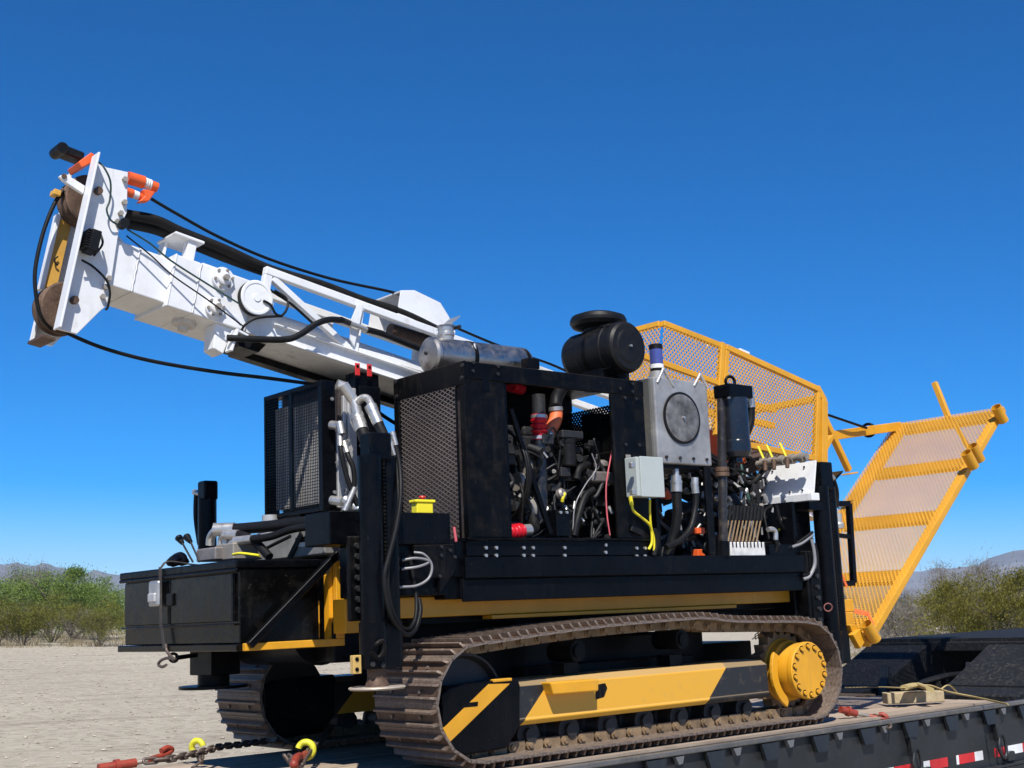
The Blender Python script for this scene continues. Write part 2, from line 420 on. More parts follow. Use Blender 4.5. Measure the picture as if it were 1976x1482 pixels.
def ramp_plate(y0, y1, name='sloped_deck_plate'):
    r = MB()
    r.prism([(6.95, y0, 0.0), (7.35, y0, 0.05), (8.25, y0, 0.43), (12.0, y0, 0.45), (12.0, y0, -0.09), (6.95, y0, -0.09)], (0, y1 - y0, 0))
    o = part(name, r, GRIT, trailer, 0.01)
    return o
rp = ramp_plate(-0.02, 0.98); ramp_plate(1.75, 2.55)
s_ = MB(); s_.beam((7.36, 0.0, 0.062), (7.36, 0.96, 0.062), 0.02, 0.012)
part('weld_seam', s_, TRL, rp)
part('crawl_grate', MB().box(6.60, 6.93, 0.9, 2.52, -0.09, -0.03), TRL, trailer)
for i in range(9): part('tread_bar', MB().box(6.62 + i * 0.035, 6.635 + i * 0.035, 1.55, 2.5, -0.028, -0.012), LINK, trailer)
cb = MB(); cb.box(8.32, 8.42, -0.02, 2.6, 0.36, 0.462)
part('cross_beam', cb, GRIT, trailer, 0.008)
cb = MB(); cb.box(8.44, 12.0, -0.02, 2.6, 0.452, 0.50); cb.box(6.9, 8.9, 0.985, 1.74, -0.1, -0.05)
part('channel_floor', cb, GRIT, trailer)
gs = MB()
for x, y in ((7.9, 1.02), (7.2, 1.62)): part('gusset', MB().prism([(x, y, -0.04), (x + 0.22, y, -0.04), (x + 0.11, y, 0.26)], (0, 0.10, 0)), TRL, trailer)
hb = MB()
for k in range(3): hb.tube([(7.0, 1.30 + 0.05 * k, 0.03), (7.4, 1.35 + 0.04 * k, 0.05), (7.8, 1.22 + 0.05 * k, 0.12), (8.2, 1.2 + 0.05 * k, 0.13)], 0.022, 8)
part('air_line', hb, RUB, trailer)

# ---------------------------------------------------------------- things lying on the trailer
timber = part('timber_block', MB().obox((5.846, 0.382, 0.060), (0.21, -0.165, 0), (0.05, 0.065, 0), (0, 0, 0.05)), TIMB, None, 0.006)
timber.matrix_world = Matrix.Translation(RIGLOC) @ RIGROT.to_4x4()
tag(timber, 'squared pale timber block lying on the wooden deck behind the track', 'timber')
st = MB()
st.tube([(5.874, 1.154, 0.130), (5.773, 0.675, 0.150), (5.516, 0.246, 0.170), (6.001, 0.316, 0.160), (6.029, 0.121, 0.100), (6.133, -0.078, 0.050), (5.950, -0.513, 0.010)], 0.016, 6, flat=0.4)
st.tube([(5.516, 0.246, 0.170), (5.847, 0.326, 0.170), (5.654, 0.068, 0.150)], [0.05] * 13, 6, flat=0.5)
st.tube([(6.002, 0.213, 0.100), (6.179, 0.208, 0.150), (6.372, 0.229, 0.050)], 0.012, 6, flat=0.4)
strap_d = part('tie_strap', st, YSTR)
strap_d.matrix_world = Matrix.Translation(RIGLOC) @ RIGROT.to_4x4()
tag(strap_d, 'loose tan webbing strap trailing over the timber block on deck', 'strap')

# ---------------------------------------------------------------- the drill rig
rig = empty('drill_rig', 'crawler drill rig in black, white and yellow with its white mast lowered forward', 'drill rig', rot=RIGROT, loc=RIGLOC)

def track_path():
    pts = []
    for i in range(0, 46): pts.append((3.85 - (3.85 - 0.45) * i / 45, 0.035))
    c = (0.42, 0.425)
    for i in range(1, 30):
        t = math.radians(-90 - 180 * i / 30 + 6 * (i / 30)); pts.append((c[0] + 0.39 * math.cos(t), c[1] + 0.39 * math.sin(t)))
    top = spline([(0.45, 0.812, 0), (0.75, 0.835, 0), (1.2, 0.865, 0), (1.7, 0.888, 0), (2.3, 0.902, 0), (2.62, 0.902, 0), (2.95, 0.868, 0), (3.35, 0.85, 0), (3.7, 0.838, 0), (3.86, 0.825, 0)], 8)
    pts += [(p.x, p.y) for p in top]
    c = (3.88, 0.425)
    for i in range(1, 30):
        t = math.radians(84 - 174 * i / 30); pts.append((c[0] + 0.395 * math.cos(t), c[1] + 0.395 * math.sin(t)))
    return pts
def resample(pts, n):
    P_ = [V((a, 0, b)) for a, b in pts] + [V((pts[0][0], 0, pts[0][1]))]
    L = [0]
    for a, b in zip(P_[:-1], P_[1:]): L.append(L[-1] + (b - a).length)
    out = []; k = 0
    for i in range(n):
        s = L[-1] * (i + 0.5) / n
        while L[k + 1] < s: k += 1
        t = (s - L[k]) / (L[k + 1] - L[k])
        p = P_[k].lerp(P_[k + 1], t)
        s2 = s + 0.07; s1 = s - 0.07
        def at(s_):
            s_ %= L[-1]; j = 0
            while L[j + 1] < s_: j += 1
            return P_[j].lerp(P_[j + 1], (s_ - L[j]) / (L[j + 1] - L[j]))
        out.append((p, (at(s2) - at(s1)).normalized()))
    return out, L[-1]
W_ = 0.70
sh = MB()
h = W_ / 2
sec = [(-0.086, -0.012), (-0.070, 0.0), (-0.046, 0.0), (-0.049, 0.036), (-0.035, 0.036), (-0.028, 0.0), (0.036, 0.0), (0.033, 0.036), (0.047, 0.036), (0.054, 0.0), (0.076, -0.002), (0.084, -0.006), (0.080, -0.020), (-0.080, -0.022)]
vsL = []
for s in (-1, 1):
    vsL += [(a, s * (h - (0.022 if b > 0.01 else 0.0)), b) for a, b in sec]
n = len(sec)
sh.add(vsL, [list(range(n))[::-1], [n + i for i in range(n)]] + [(i, (i + 1) % n, n + (i + 1) % n, n + i) for i in range(n)])
for yy in (-0.16, 0.16):
    for xx_ in (0.0,): sh.cyl((xx_, yy, -0.002), (xx_, yy, 0.012), 0.014, n=6)
shoe_me = mesh_of('track_shoe', sh, SHOE)
pth, LEN = resample(track_path(), 58)
frame_paint, nt, pp = nodes('track_frame_black_yellow_paint')
tc = N(nt, 'ShaderNodeTexCoord').outputs['Object']
sx_ = N(nt, 'ShaderNodeSeparateXYZ'); nt.links.new(tc, sx_.inputs[0])
sb = N(nt, 'ShaderNodeMath', operation='SUBTRACT'); nt.links.new(sx_.outputs['X'], sb.inputs[0]); nt.links.new(sx_.outputs['Z'], sb.inputs[1])
g1 = N(nt, 'ShaderNodeMath', operation='GREATER_THAN'); nt.links.new(sb.outputs[0], g1.inputs[0]); g1.inputs[1].default_value = 0.59
g2 = N(nt, 'ShaderNodeMath', operation='LESS_THAN'); nt.links.new(sb.outputs[0], g2.inputs[0]); g2.inputs[1].default_value = 2.46
msk = mul(nt, g1.outputs[0], g2.outputs[0])
cc = mixc(nt, msk, (0.013, 0.014, 0.016), (0.68, 0.35, 0.03))
nd = noise(nt, tc, 14, 8, 0.7)
ge = N(nt, 'ShaderNodeNewGeometry'); sz_ = N(nt, 'ShaderNodeSeparateXYZ'); nt.links.new(ge.outputs['Normal'], sz_.inputs[0])
dtop = mul(nt, ramp(nt, sz_.outputs['Z'], 0.3, 0.9), 0.75)
dspot = mul(nt, ramp(nt, nd, 0.55, 0.75), 0.25)
mx = N(nt, 'ShaderNodeMath', operation='MAXIMUM'); nt.links.new(dtop, mx.inputs[0]); nt.links.new(dspot, mx.inputs[1])
nt.links.new(mixc(nt, mx.outputs[0], cc, (0.36, 0.26, 0.14)), pp.inputs['Base Color'])
pp.inputs['Roughness'].default_value = 0.4

def build_track(y0, sgn, near):
    Y = lambda t: y0 + sgn * t          # t = distance in from the outer edge
    mbk = MB()
    for p, d in pth:
        nrm = V((-d.z, 0, d.x))        # pointing out of the loop
        up = nrm
        for t in (0.23, 0.43):
            c = V((p.x, Y(t), p.z)) - up * 0.055
            mbk.obox(c, d * 0.072, (0, 0.018, 0), up * 0.035)
            mbk.cyl(c + d * 0.05 + V((0, -0.028 * sgn, 0)) * 1, c + d * 0.05 + V((0, 0.028 * sgn, 0)), 0.033, n=10)
        c = V((p.x, 0, p.z)) - up * 0.055 + d * 0.05
        mbk.cyl((c.x, Y(0.185), c.z), (c.x, Y(0.475), c.z), 0.02, n=8)
    belt = part('crawler_track', mbk, LINK, rig, label='rusty steel crawler track on the near side' if near else 'crawler track on the far side in deep shade')
    for p, d in pth:
        up = V((-d.z, 0, d.x)); yv = V((0, 1, 0))
        jit = random.uniform(-0.02, 0.02)
        m = Matrix((d, yv, up)).transposed()
        if m.determinant() < 0: m = Matrix((d, -yv, up)).transposed()
        inst('track_shoe', shoe_me, belt, Matrix.Translation((p.x, Y(h), p.z)) @ (m @ Matrix.Rotation(jit, 3, 'Y')).to_4x4())
    fr = MB()
    prof = [(0.14, 0.235), (0.12, 0.27), (0.13, 0.285), (0.13, 0.495), (0.20, 0.535), (0.50, 0.535), (0.52, 0.49), (0.52, 0.235)]
    fr.prism([(0.80, Y(a), b) for a, b in prof], (2.66, 0, 0))
    F = part('track_frame', fr, frame_paint, rig, 0.008, 2)
    gd = MB().prism([(x, Y(0.12), z) for x, z in ((0.16, 0.49), (0.24, 0.535), (0.81, 0.555), (0.83, 0.50), (0.815, 0.235), (0.69, 0.10), (0.25, 0.085), (0.165, 0.285))], (0, sgn * 0.40, 0))
    part('idler_guard', gd, BLK, F, 0.012, 2)
    if near:
        sp = MB().prism([(0.550, 0.117, 0.529), (0.735, 0.117, 0.521), (0.211, 0.117, 0.185), (0.160, 0.117, 0.274)], (0, 0.01, 0))
        part('guard_stripe', sp, YEL, F)
        part('guard_stripe', MB().beam((0.592, 0.140, 0.547), (0.755, 0.140, 0.547), 0.05, 0.02), YEL, F, 0.004)
        part('guard_slot', MB().prism([(0.309, 0.116, 0.422), (0.456, 0.116, 0.422), (0.450, 0.116, 0.392), (0.308, 0.116, 0.393)], (0, 0.008, 0)), BLKD, F)
        part('frame_slot', MB().prism([(1.533, 0.129, 0.458), (1.637, 0.129, 0.465), (1.655, 0.129, 0.428), (1.619, 0.129, 0.368), (1.536, 0.129, 0.356)], (0, 0.012, 0)), BLKD, F)
        sb_ = MB().prism([(1.03, 0.04, 0.51), (1.49, 0.04, 0.505), (1.485, 0.04, 0.42), (1.06, 0.04, 0.425)], (0, 0.12, 0))
        part('step_box', sb_, YEL, F, 0.01, 2)
    for x in (0.98, 1.36, 1.74, 2.12, 2.50, 2.88, 3.26):
        r = MB().lathe((x, Y(0.20), 0.155), (0, sgn, 0), [(0, 0), (0.05, 0), (0.05, 0.03), (0.10, 0.035), (0.10, 0.07), (0.082, 0.08), (0.082, 0.19), (0.10, 0.2), (0.10, 0.24), (0.05, 0.245), (0.05, 0.27), (0, 0.27)], 16)
        part('track_roller', r, DGR, F)
    for x, z in ((1.45, 0.70), (2.55, 0.735)):
        r = MB().cyl((x, Y(0.20), z), (x, Y(0.46), z), 0.075, n=16); r.cyl((x, Y(0.18), z), (x, Y(0.2), z), 0.05, n=12)
        r.box(x - 0.09, x + 0.05, min(Y(0.26), Y(0.4)), max(Y(0.26), Y(0.4)), 0.535, 0.62)
        part('carrier_roller', r, BLKD, F)
    r = MB().lathe((0.42, Y(0.20), 0.425), (0, sgn, 0), [(0, 0), (0.12, 0), (0.12, 0.04), (0.28, 0.05), (0.30, 0.0), (0.315, 0.0), (0.325, 0.1), (0.315, 0.27), (0.28, 0.27), (0, 0.25)], 28)
    part('front_idler', r, DGR, F)
    tv = []
    for i in range(44):
        t = 2 * math.pi * i / 44; R0 = 0.335 if i % 2 else 0.29
        tv.append((3.86 + R0 * math.cos(t), Y(0.28), 0.425 + R0 * math.sin(t)))
    part('sprocket', MB().prism(tv, (0, sgn * 0.10, 0)), LINK, F)
    hb_ = MB().lathe((3.845, Y(0.30), 0.425), (0, -sgn, 0), [(0, 0), (0.262, 0), (0.262, 0.03), (0.25, 0.04), (0.245, 0.10), (0.225, 0.12), (0.225, 0.24), (0.232, 0.25), (0.232, 0.285), (0.222, 0.292), (0.0, 0.292)], 40)
    hub = part('final_drive', hb_, YEL, F)
    if near:
        bo = mesh_of('hub_bolt', MB().cyl((0, 0, 0), (0, -0.016, 0), 0.019, n=6), YEL)
        ri = mesh_of('hub_bolt_recess', MB().torus((0, 0, 0), (0, 1, 0), 0.024, 0.004, 12, 5), BLKD)
        for i in range(14):
            t = 2 * math.pi * (i + 0.5) / 14
            inst('hub_bolt', bo, F, Matrix.Translation((3.845 + 0.195 * math.cos(t), Y(0.0075), 0.425 + 0.195 * math.sin(t))))
            inst('bolt_rim', ri, F, Matrix.Translation((3.845 + 0.195 * math.cos(t), Y(0.0075), 0.425 + 0.195 * math.sin(t))))
        cr_ = [(math.radians(150 + 10 * k)) for k in range(10)]
        gp = MB().prism([(3.845 + 0.33 * math.cos(t), 0.13, 0.425 + 0.33 * math.sin(t)) for t in cr_] + [(3.845 + 0.255 * math.cos(t), 0.13, 0.425 + 0.255 * math.sin(t)) for t in cr_[::-1]], (0, 0.03, 0))
        part('drive_guard_plate', gp, YEL, F, 0.004)
build_track(0.0, 1, True)
build_track(2.98, -1, False)
cbm = MB()
cbm.box(0.9, 3.3, 0.66, 2.32, 0.42, 0.78)
cbm.box(1.2, 3.0, 0.50, 2.48, 0.28, 0.60)
cbm.box(1.35, 2.75, 0.75, 2.2, 0.78, 0.98)
cbm.cyl((-0.05, 1.25, 0.92), (-0.05, 2.2, 0.92), 0.24, n=32)
cbm.box(0.3, 4.4, 0.66, 2.34, 0.93, 1.09)
cbm.box(2.9, 4.2, 0.9, 2.1, 0.22, 0.66)
cbm.box(3.35, 4.5, 0.74, 2.3, 0.80, 0.985)
cbm.box(4.28, 4.42, 0.44, 2.3, 0.86, 1.38)
cbm.box(-0.1, 1.4, 1.0, 2.0, 0.7, 0.98)
part('undercarriage_body', cbm, BLKD, rig, 0.01)

# ---------------------------------------------------------------- main frame
def hose(name, pts, r, mat=RUB, ends=(), parent=None, n=8, fr=1.18, fl=0.09, fmat=None):
    o = part(name, MB().tube(pts, r, n), mat, parent or rig)
    sp = spline(pts)
    if ends and not parent:
        for e in ends:
            a, b = (sp[0], sp[min(2, len(sp) - 1)]) if e == 0 else (sp[-1], sp[max(-3, -len(sp))])
            d = (V(b) - V(a)).normalized(); a = V(a)
            f = MB().cyl(a - d * 0.01, a + d * fl, r * fr, n=12); f.cyl(a - d * fl * 0.55, a - d * 0.008, r * fr * 1.12, n=6)
            part('hose_fitting', f, fmat or STE, o)
    return o

def bolts(pts, nrm, r, mat, parent, d=0.012):
    m = MB(); nrm = V(nrm)
    for p in pts: m.cyl(V(p) - nrm * 0.002, V(p) + nrm * d, r, n=6)
    o = part('bolts', m, mat, parent, kind='stuff'); return o

ym = MB()
ym.box(0.02, 4.47, 0.50, 0.62, 0.985, 1.125); ym.box(0.02, 4.47, 2.36, 2.48, 0.985, 1.125)
MF = part('main_frame', ym, YEL, rig, 0.008, 2)
part('frame_flange', MB().box(0.9, 3.55, 0.485, 0.60, 0.955, 0.982), HIV if False else YEL, MF, 0.004)
# upper deck, black side channel
dk = MB()
dk.box(0.53, 4.27, 0.36, 2.62, 1.10, 1.335); dk.box(0.45, 2.42, 0.36, 1.2, 1.336, 1.388); dk.box(0.405, 0.56, 0.38, 0.9, 1.10, 1.50)
dk.box(0.53, 4.27, 0.335, 0.36, 1.08, 1.235)
DKO = part('deck_frame', dk, BLK, rig, 0.006)
sc = MB(); sc.box(0.53, 4.27, 0.300, 0.334, 1.24, 1.385); sc.box(0.53, 4.27, 0.335, 0.42, 1.355, 1.385)
part('side_channel', sc, BLK, DKO, 0.005, 2)
# front box, jack carrier
fb = MB()
fb.box(-0.55, 0.42, 0.31, 0.62, 1.47, 1.685)
fb.box(-0.30, 0.40, 0.34, 0.60, 1.13, 1.47)
fb.box(0.03, 0.50, 0.66, 2.40, 1.12, 1.44)
FB = part('front_carrier_box', fb, BLK, rig, 0.008, 2)
cp = MB().prism([(0.105, 0.300, 1.465), (0.441, 0.300, 1.472), (0.447, 0.300, 1.296), (0.308, 0.300, 1.141), (0.304, 0.300, 1.245), (0.097, 0.300, 1.231)], (0, 0.035, 0))
part('carrier_gusset', cp, BLKD, FB, 0.004)
bolts([(0.323, 0.298, 1.454), (0.397, 0.298, 1.430), (0.321, 0.298, 1.395), (0.436, 0.298, 1.384), (0.302, 0.298, 1.256)], (0, -1, 0), 0.012, DGR, FB)
es = part('emergency_stop_box', MB().box(*(lambda a, b: (a[0], b[0], 0.33, 0.40, a[2], b[2]))((0.155, 0.330, 1.680), (0.292, 0.330, 1.757))), HIV, rig, 0.008, 2)
lid_a = (0.227, 0.330, 1.762)
part('lid', MB().box(lid_a[0] - 0.085, lid_a[0] + 0.082, 0.322, 0.408, lid_a[2] - 0.006, lid_a[2] + 0.014), HIV, es, 0.005)
part('stop_button', MB().lathe((lid_a[0], 0.365, lid_a[2] + 0.014), (0, 0, 1), [(0.012, 0), (0.012, 0.014), (0.026, 0.018), (0.022, 0.028), (0, 0.03)], 16), RED, es)
part('red_flag_tab', MB().beam((0.426, 0.280, 1.588), (0.440, 0.280, 1.489), 0.018, 0.006, (0, 1, 0)), PINK, rig)

# yellow angle frame below the tool box
ya = MB()
ya.box(-0.79, -0.02, 0.985, 1.03, 0.815, 0.865)
ya.box(-0.085, -0.02, 0.985, 1.03, 0.865, 1.40)
YA = part('angle_frame', ya, YEL, rig, 0.004)
part('angle_frame_flange', MB().prism([(-0.12, 1.03, 0.865), (-0.086, 1.03, 0.865), (-0.086, 1.03, 1.37), (-0.12, 1.03, 1.30)], (0, 0.06, 0)), YEL, YA)
part('frame_block', MB().box(-0.13, 0.02, 0.80, 0.96, 0.90, 1.13), YEL, YA, 0.006, 2)
part('frame_block', MB().box(-0.30, -0.18, 1.05, 1.12, 0.87, 1.13), YEL, YA, 0.006, 2)
db = MB(); db.beam((-0.77, 0.975, 0.85), (-0.073, 0.975, 1.450), 0.05, 0.05)
part('diagonal_brace', db, BLK, rig, 0.004)

# ---------------------------------------------------------------- tool box
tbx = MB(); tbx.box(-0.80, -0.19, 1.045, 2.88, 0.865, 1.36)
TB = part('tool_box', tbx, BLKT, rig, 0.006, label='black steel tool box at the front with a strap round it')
lidm = MB(); lidm.box(-0.83, -0.18, 1.03, 2.93, 1.362, 1.415); lidm.box(-0.835, -0.815, 1.03, 2.93, 1.335, 1.362)
part('lid', lidm, BLK, TB, 0.012, 2)
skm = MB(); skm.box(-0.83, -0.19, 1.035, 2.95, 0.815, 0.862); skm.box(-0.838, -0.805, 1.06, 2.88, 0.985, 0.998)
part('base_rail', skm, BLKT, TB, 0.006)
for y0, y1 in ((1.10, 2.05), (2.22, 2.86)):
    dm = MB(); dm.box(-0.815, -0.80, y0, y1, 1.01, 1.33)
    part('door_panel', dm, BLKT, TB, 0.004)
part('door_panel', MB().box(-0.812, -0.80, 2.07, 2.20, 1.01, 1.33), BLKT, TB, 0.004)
part('door_edge_strip', MB().box(-0.822, -0.815, 1.10, 1.125, 1.01, 1.33), BLK, TB)
lt = MB(); lt.box(-0.835, -0.815, 2.0, 2.09, 1.14, 1.23)
part('paddle_latch', lt, PLA, TB, 0.006)
rt = part('strap_buckle', MB().box(-0.87, -0.835, 2.16, 2.32, 1.14, 1.33), STE, rig, 0.02, 2)
part('buckle_handle', MB().box(-0.885, -0.86, 2.18, 2.30, 1.17, 1.24), ALU, rt, 0.01)
ws = MB()
ws.beam((-0.845, 2.17, 1.425), (-0.845, 2.15, 0.99), 0.04, 0.006, (1, 0, 0)); ws.beam((-0.842, 2.15, 0.99), (-0.842, 2.10, 0.84), 0.035, 0.006, (1, 0, 0))
ws.tube([(-0.84, 2.17, 1.42), (-0.78, 2.17, 1.465), (-0.60, 2.14, 1.44), (-0.45, 2.10, 1.43)], 0.02, 6, flat=0.3)
WS = part('webbing_strap', ws, TARP, rig)
hkp = MB().tube([(-0.840, 2.078, 0.870), (-0.840, 2.060, 0.823), (-0.840, 1.983, 0.779), (-0.840, 1.925, 0.765), (-0.840, 2.059, 0.772), (-0.840, 2.170, 0.750), (-0.840, 2.196, 0.724), (-0.840, 2.135, 0.710), (-0.840, 2.067, 0.724)], 0.011, 8)
part('strap_hook', hkp, CHN, WS)
eb = MB().torus((-0.800, 2.035, 0.773), (0.5, 0.6, 0.2), 0.03, 0.011, 14, 7); eb.beam((-0.800, 1.976, 0.773), (-0.500, 2.292, 0.776), 0.03, 0.03)
part('eye_bolt', eb, BLKD, rig)
# fittings standing on and behind the tool box
glove = MB().tube([(-0.500, 2.721, 1.475), (-0.500, 2.658, 1.528), (-0.500, 2.541, 1.537), (-0.500, 2.478, 1.502), (-0.500, 2.522, 1.465)], [0.02] * 25, 8)
glove.tube([(-0.500, 2.694, 1.482), (-0.500, 2.603, 1.509), (-0.500, 2.522, 1.481)], [0.06] * 13, 8, flat=0.6)
gl = part('work_glove', glove, paint('dark_leather', (0.05, 0.022, 0.018), 0.7)); gl.matrix_world = rig.matrix_world.copy()
tag(gl, 'dark brown work glove lying on the black tool box lid', 'glove')

vb = MB().box(*(lambda a, b: (a[0], a[0] + 0.26, b[1], a[1], a[2], b[2]))((-0.620, 2.051, 1.452), (-0.620, 1.748, 1.546)))
VB = part('control_valve', vb, CAST, rig, 0.01)
part('valve_section', MB().box(*(lambda a, b: (a[0], a[0] + 0.24, b[1], a[1], a[2], b[2]))((-0.560, 1.858, 1.448), (-0.560, 1.588, 1.566))), GREASE, VB, 0.008)
for a, b, c in (((-0.660, 2.020, 1.454), (-0.660, 2.191, 1.601), (-0.660, 2.252, 1.644)), ((-0.660, 1.912, 1.448), (-0.660, 2.054, 1.600), (-0.660, 2.122, 1.643))):
    part('lever_rod', MB().tube([a, b], 0.008, 6), DGR, VB)
    part('lever_knob', MB().cyl(b, c, 0.016, 0.03, 10), PLA, VB)
fit = MB()
fit.tube([(-0.500, 2.066, 1.578), (-0.500, 2.049, 1.638), (-0.500, 1.983, 1.672), (-0.500, 1.877, 1.680)], 0.032, 10)
fit.tube([(-0.500, 1.901, 1.568), (-0.500, 1.893, 1.612), (-0.500, 1.845, 1.632), (-0.500, 1.757, 1.633)], 0.022, 10)
for px in ((398, 1052), (412, 1050)): pass
fit.cyl((-0.500, 1.813, 1.562), (-0.500, 1.813, 1.607), 0.03, n=6); fit.cyl((-0.500, 1.733, 1.564), (-0.500, 1.562, 1.582), 0.028, n=10)
part('elbow_fitting', fit, STE, VB)
hose('return_hose', [(-0.500, 1.877, 1.680), (-0.400, 1.732, 1.677), (-0.250, 1.321, 1.681), (-0.100, 0.870, 1.695), (0.000, 0.632, 1.706)], 0.042, RUB, (0,), fl=0.1)
hose('return_hose', [(-0.500, 1.585, 1.580), (-0.400, 1.352, 1.591), (-0.300, 1.164, 1.636), (-0.200, 0.747, 1.641)], 0.028, RUB, (0,), fl=0.1)
hose('valve_hose', [(-0.500, 1.757, 1.633), (-0.450, 1.639, 1.618), (-0.420, 1.504, 1.557), (-0.400, 1.355, 1.449)], 0.032, RUB, (0,), fl=0.08)
hose('thin_hose', [(-0.300, 1.841, 1.472), (-0.300, 1.532, 1.533), (-0.250, 1.322, 1.593)], 0.013)
hose('yellow_cable_tie', [(-0.600, 1.513, 1.477), (-0.600, 1.391, 1.477), (-0.550, 1.232, 1.453)], 0.010, HIV)
at_ = MB().box(0.02, 0.55, 1.08, 2.3, 1.45, 1.76); at_.box(-0.14, 0.02, 1.04, 2.2, 1.45, 1.66)
AT = part('fluid_tank', at_, paint('dull_aluminium', (0.26, 0.26, 0.25), 0.6, metal=0.3, var=0.35, scale=3, dust=0.4, dustcol=(0.1, 0.1, 0.09)), rig, 0.01)
part('tank_decal', MB().prism([(-0.145, 1.445, 1.531), (-0.145, 1.300, 1.525), (-0.145, 1.306, 1.589), (-0.145, 1.429, 1.590)], (0.004, 0, 0)), BLKD, AT)
part('tank_decal', MB().prism([(-0.148, 1.396, 1.524), (-0.148, 1.296, 1.518), (-0.148, 1.295, 1.551), (-0.148, 1.389, 1.553)], (0.003, 0, 0)), WTAPE, AT)
part('tank_strap', MB().beam((-0.150, 1.333, 1.613), (-0.150, 1.512, 1.445), 0.05, 0.01, (1, 0, 0)), BLKD, AT)
fc = MB().lathe((-0.020, 2.012, 1.654), (0, 0, 1), [(0.10, 0), (0.10, 0.05), (0.08, 0.09), (0.065, 0.10), (0.065, 0.15), (0, 0.15)], 20)
part('filler_cap', fc, ALU, AT)

# ---------------------------------------------------------------- outrigger jacks
def jack(x, y, sx, z0, z1, ztop, foot=True, clad=True, r=0.078):
    m = MB()
    m.cyl((x, y, z0), (x, y, z1), r, n=24)
    m.cyl((x + 0.145 * sx, y + 0.01, z0), (x + 0.145 * sx, y + 0.01, z1), 0.06, n=20)
    J = part('outrigger_jack', m, BLK, rig)
    bx = MB(); bx.box(min(x, x + 0.1 * sx) - 0.035, max(x, x + 0.1 * sx) + 0.035, y - 0.062, y + 0.062, z1 - 0.03, ztop)
    part('inner_leg_cap', bx, BLK, J, 0.01)
    c = MB()
    for i in range(44):
        zz = z0 + 0.05 + (z1 - z0 - 0.08) * i / 43
        c.cyl((x + 0.078 * sx, y - 0.045, zz - 0.008), (x + 0.078 * sx, y - 0.045, zz + 0.008), 0.012, n=6)
    part('ratchet_teeth', c, BLKD, J, kind='stuff')
    if clad:
        s = MB().lathe((x, y, z0 - 0.19), (0, 0, 1), [(0, 0), (0.088, 0), (0.09, 0.01), (0.09, 0.285), (0.08, 0.29)], 24); s.lathe((x + 0.145, y + 0.01, z0 - 0.19), (0, 0, 1), [(0, 0), (0.07, 0), (0.072, 0.01), (0.072, 0.285), (0.06, 0.29)], 20); s.box(x, x + 0.145, y - 0.066, y + 0.066, z0 - 0.188, z0 + 0.096)
        part('lower_sleeve', s, BLK, J)
    if foot:
        part('inner_leg', MB().lathe((x + 0.02, y, z0 - 0.19), (0, 0, -1), [(0.06, 0), (0.06, 0.06), (0.075, 0.10), (0.078, 0.115)], 20), RST, J)
        part('foot_plate', MB().lathe((x + 0.02, y, z0 - 0.30), (0, 0, -1), [(0, 0), (0.175, 0), (0.18, 0.008), (0.17, 0.018), (0, 0.018)], 32), paint('bright_worn_plate', (0.42, 0.36, 0.29), 0.5, metal=0.3, dust=0.4, scale=8), J)
    return J
J1 = jack(-0.375, 0.10, 1, 0.875, 2.02, 2.17)
bl = part('bolt_plate', MB().box(-0.44, -0.30, 0.26, 0.30, 0.98, 1.52), BLKD, J1, 0.008)
bolts([(-0.385, 0.26, 1.05 + 0.068 * k) for k in range(7)], (0, -1, 0), 0.021, DGR, J1, 0.028)
part('lug_plate', MB().box(*(lambda a, b: (a[0], b[0], 0.09, 0.13, b[2], a[2]))((-0.532, 0.090, 0.773), (-0.473, 0.090, 0.660))), paint('tan_lug', (0.5, 0.33, 0.10), 0.5, dust=0.4), J1, 0.003)
bolts([(-0.507, 0.088, 0.749), (-0.508, 0.088, 0.687)], (0, -1, 0), 0.014, BLKD, J1, 0.003)
ph = MB().tube([(-0.453, 0.005, 0.806), (-0.427, -0.020, 0.839), (-0.388, -0.020, 0.850), (-0.378, -0.020, 0.805), (-0.415, -0.010, 0.751), (-0.458, 0.005, 0.791)], 0.016, 8)
part('carry_loop', ph, BLKD, J1)
bolts([(-0.442, 0.015, 0.715), (-0.369, 0.015, 0.704)], (0, -1, 0), 0.016, DGR, J1, 0.01)
j2m = MB().cyl((-0.300, 2.505, 1.574), (-0.300, 2.505, 1.971), 0.072, n=24)
J2 = part('outrigger_jack', j2m, BLK, rig)
part('inner_leg_cap', MB().obox((-0.300, 2.496, 2.031), (0.06, 0, 0), (0, 0.062, 0), (0, 0, 0.075)), BLK, J2, 0.012)
ftm = MB().box(-0.42, -0.18, 2.20, 2.56, 0.62, 0.84); ftm.cyl((-0.30, 2.40, 0.64), (-0.30, 2.40, 0.54), 0.12, n=20); ftm.cyl((-0.30, 2.40, 0.542), (-0.30, 2.40, 0.52), 0.26, n=24)
part('far_jack_foot', ftm, BLKD, J2, 0.006)
hose('jack_hose', [(-0.300, 2.639, 2.024), (-0.300, 2.693, 2.017), (-0.300, 2.701, 1.832), (-0.300, 2.638, 1.623)], 0.02, RUB, (0,))
J3 = jack(4.65, 0.36, 1, 0.62, 2.0, 2.22, foot=False)
part('bolt_plate', MB().box(4.30, 4.34, 0.31, 0.42, 0.78, 1.42), BLKD, J3, 0.006)
bolts([(4.43, 0.31, 0.82 + 0.095 * k) for k in range(6)], (0, -1, 0), 0.022, DGR, J3, 0.02)
part('bolt_plate', MB().box(4.36, 4.50, 0.312, 0.40, 0.74, 1.42), BLKD, J3, 0.006)
part('chain_wrap', MB().torus((4.512, 0.270, 0.925), (0.9, 1, 0.3), 0.035, 0.006, 16, 6), paint('faded_red_cord', (0.22, 0.08, 0.07), 0.8), J3)
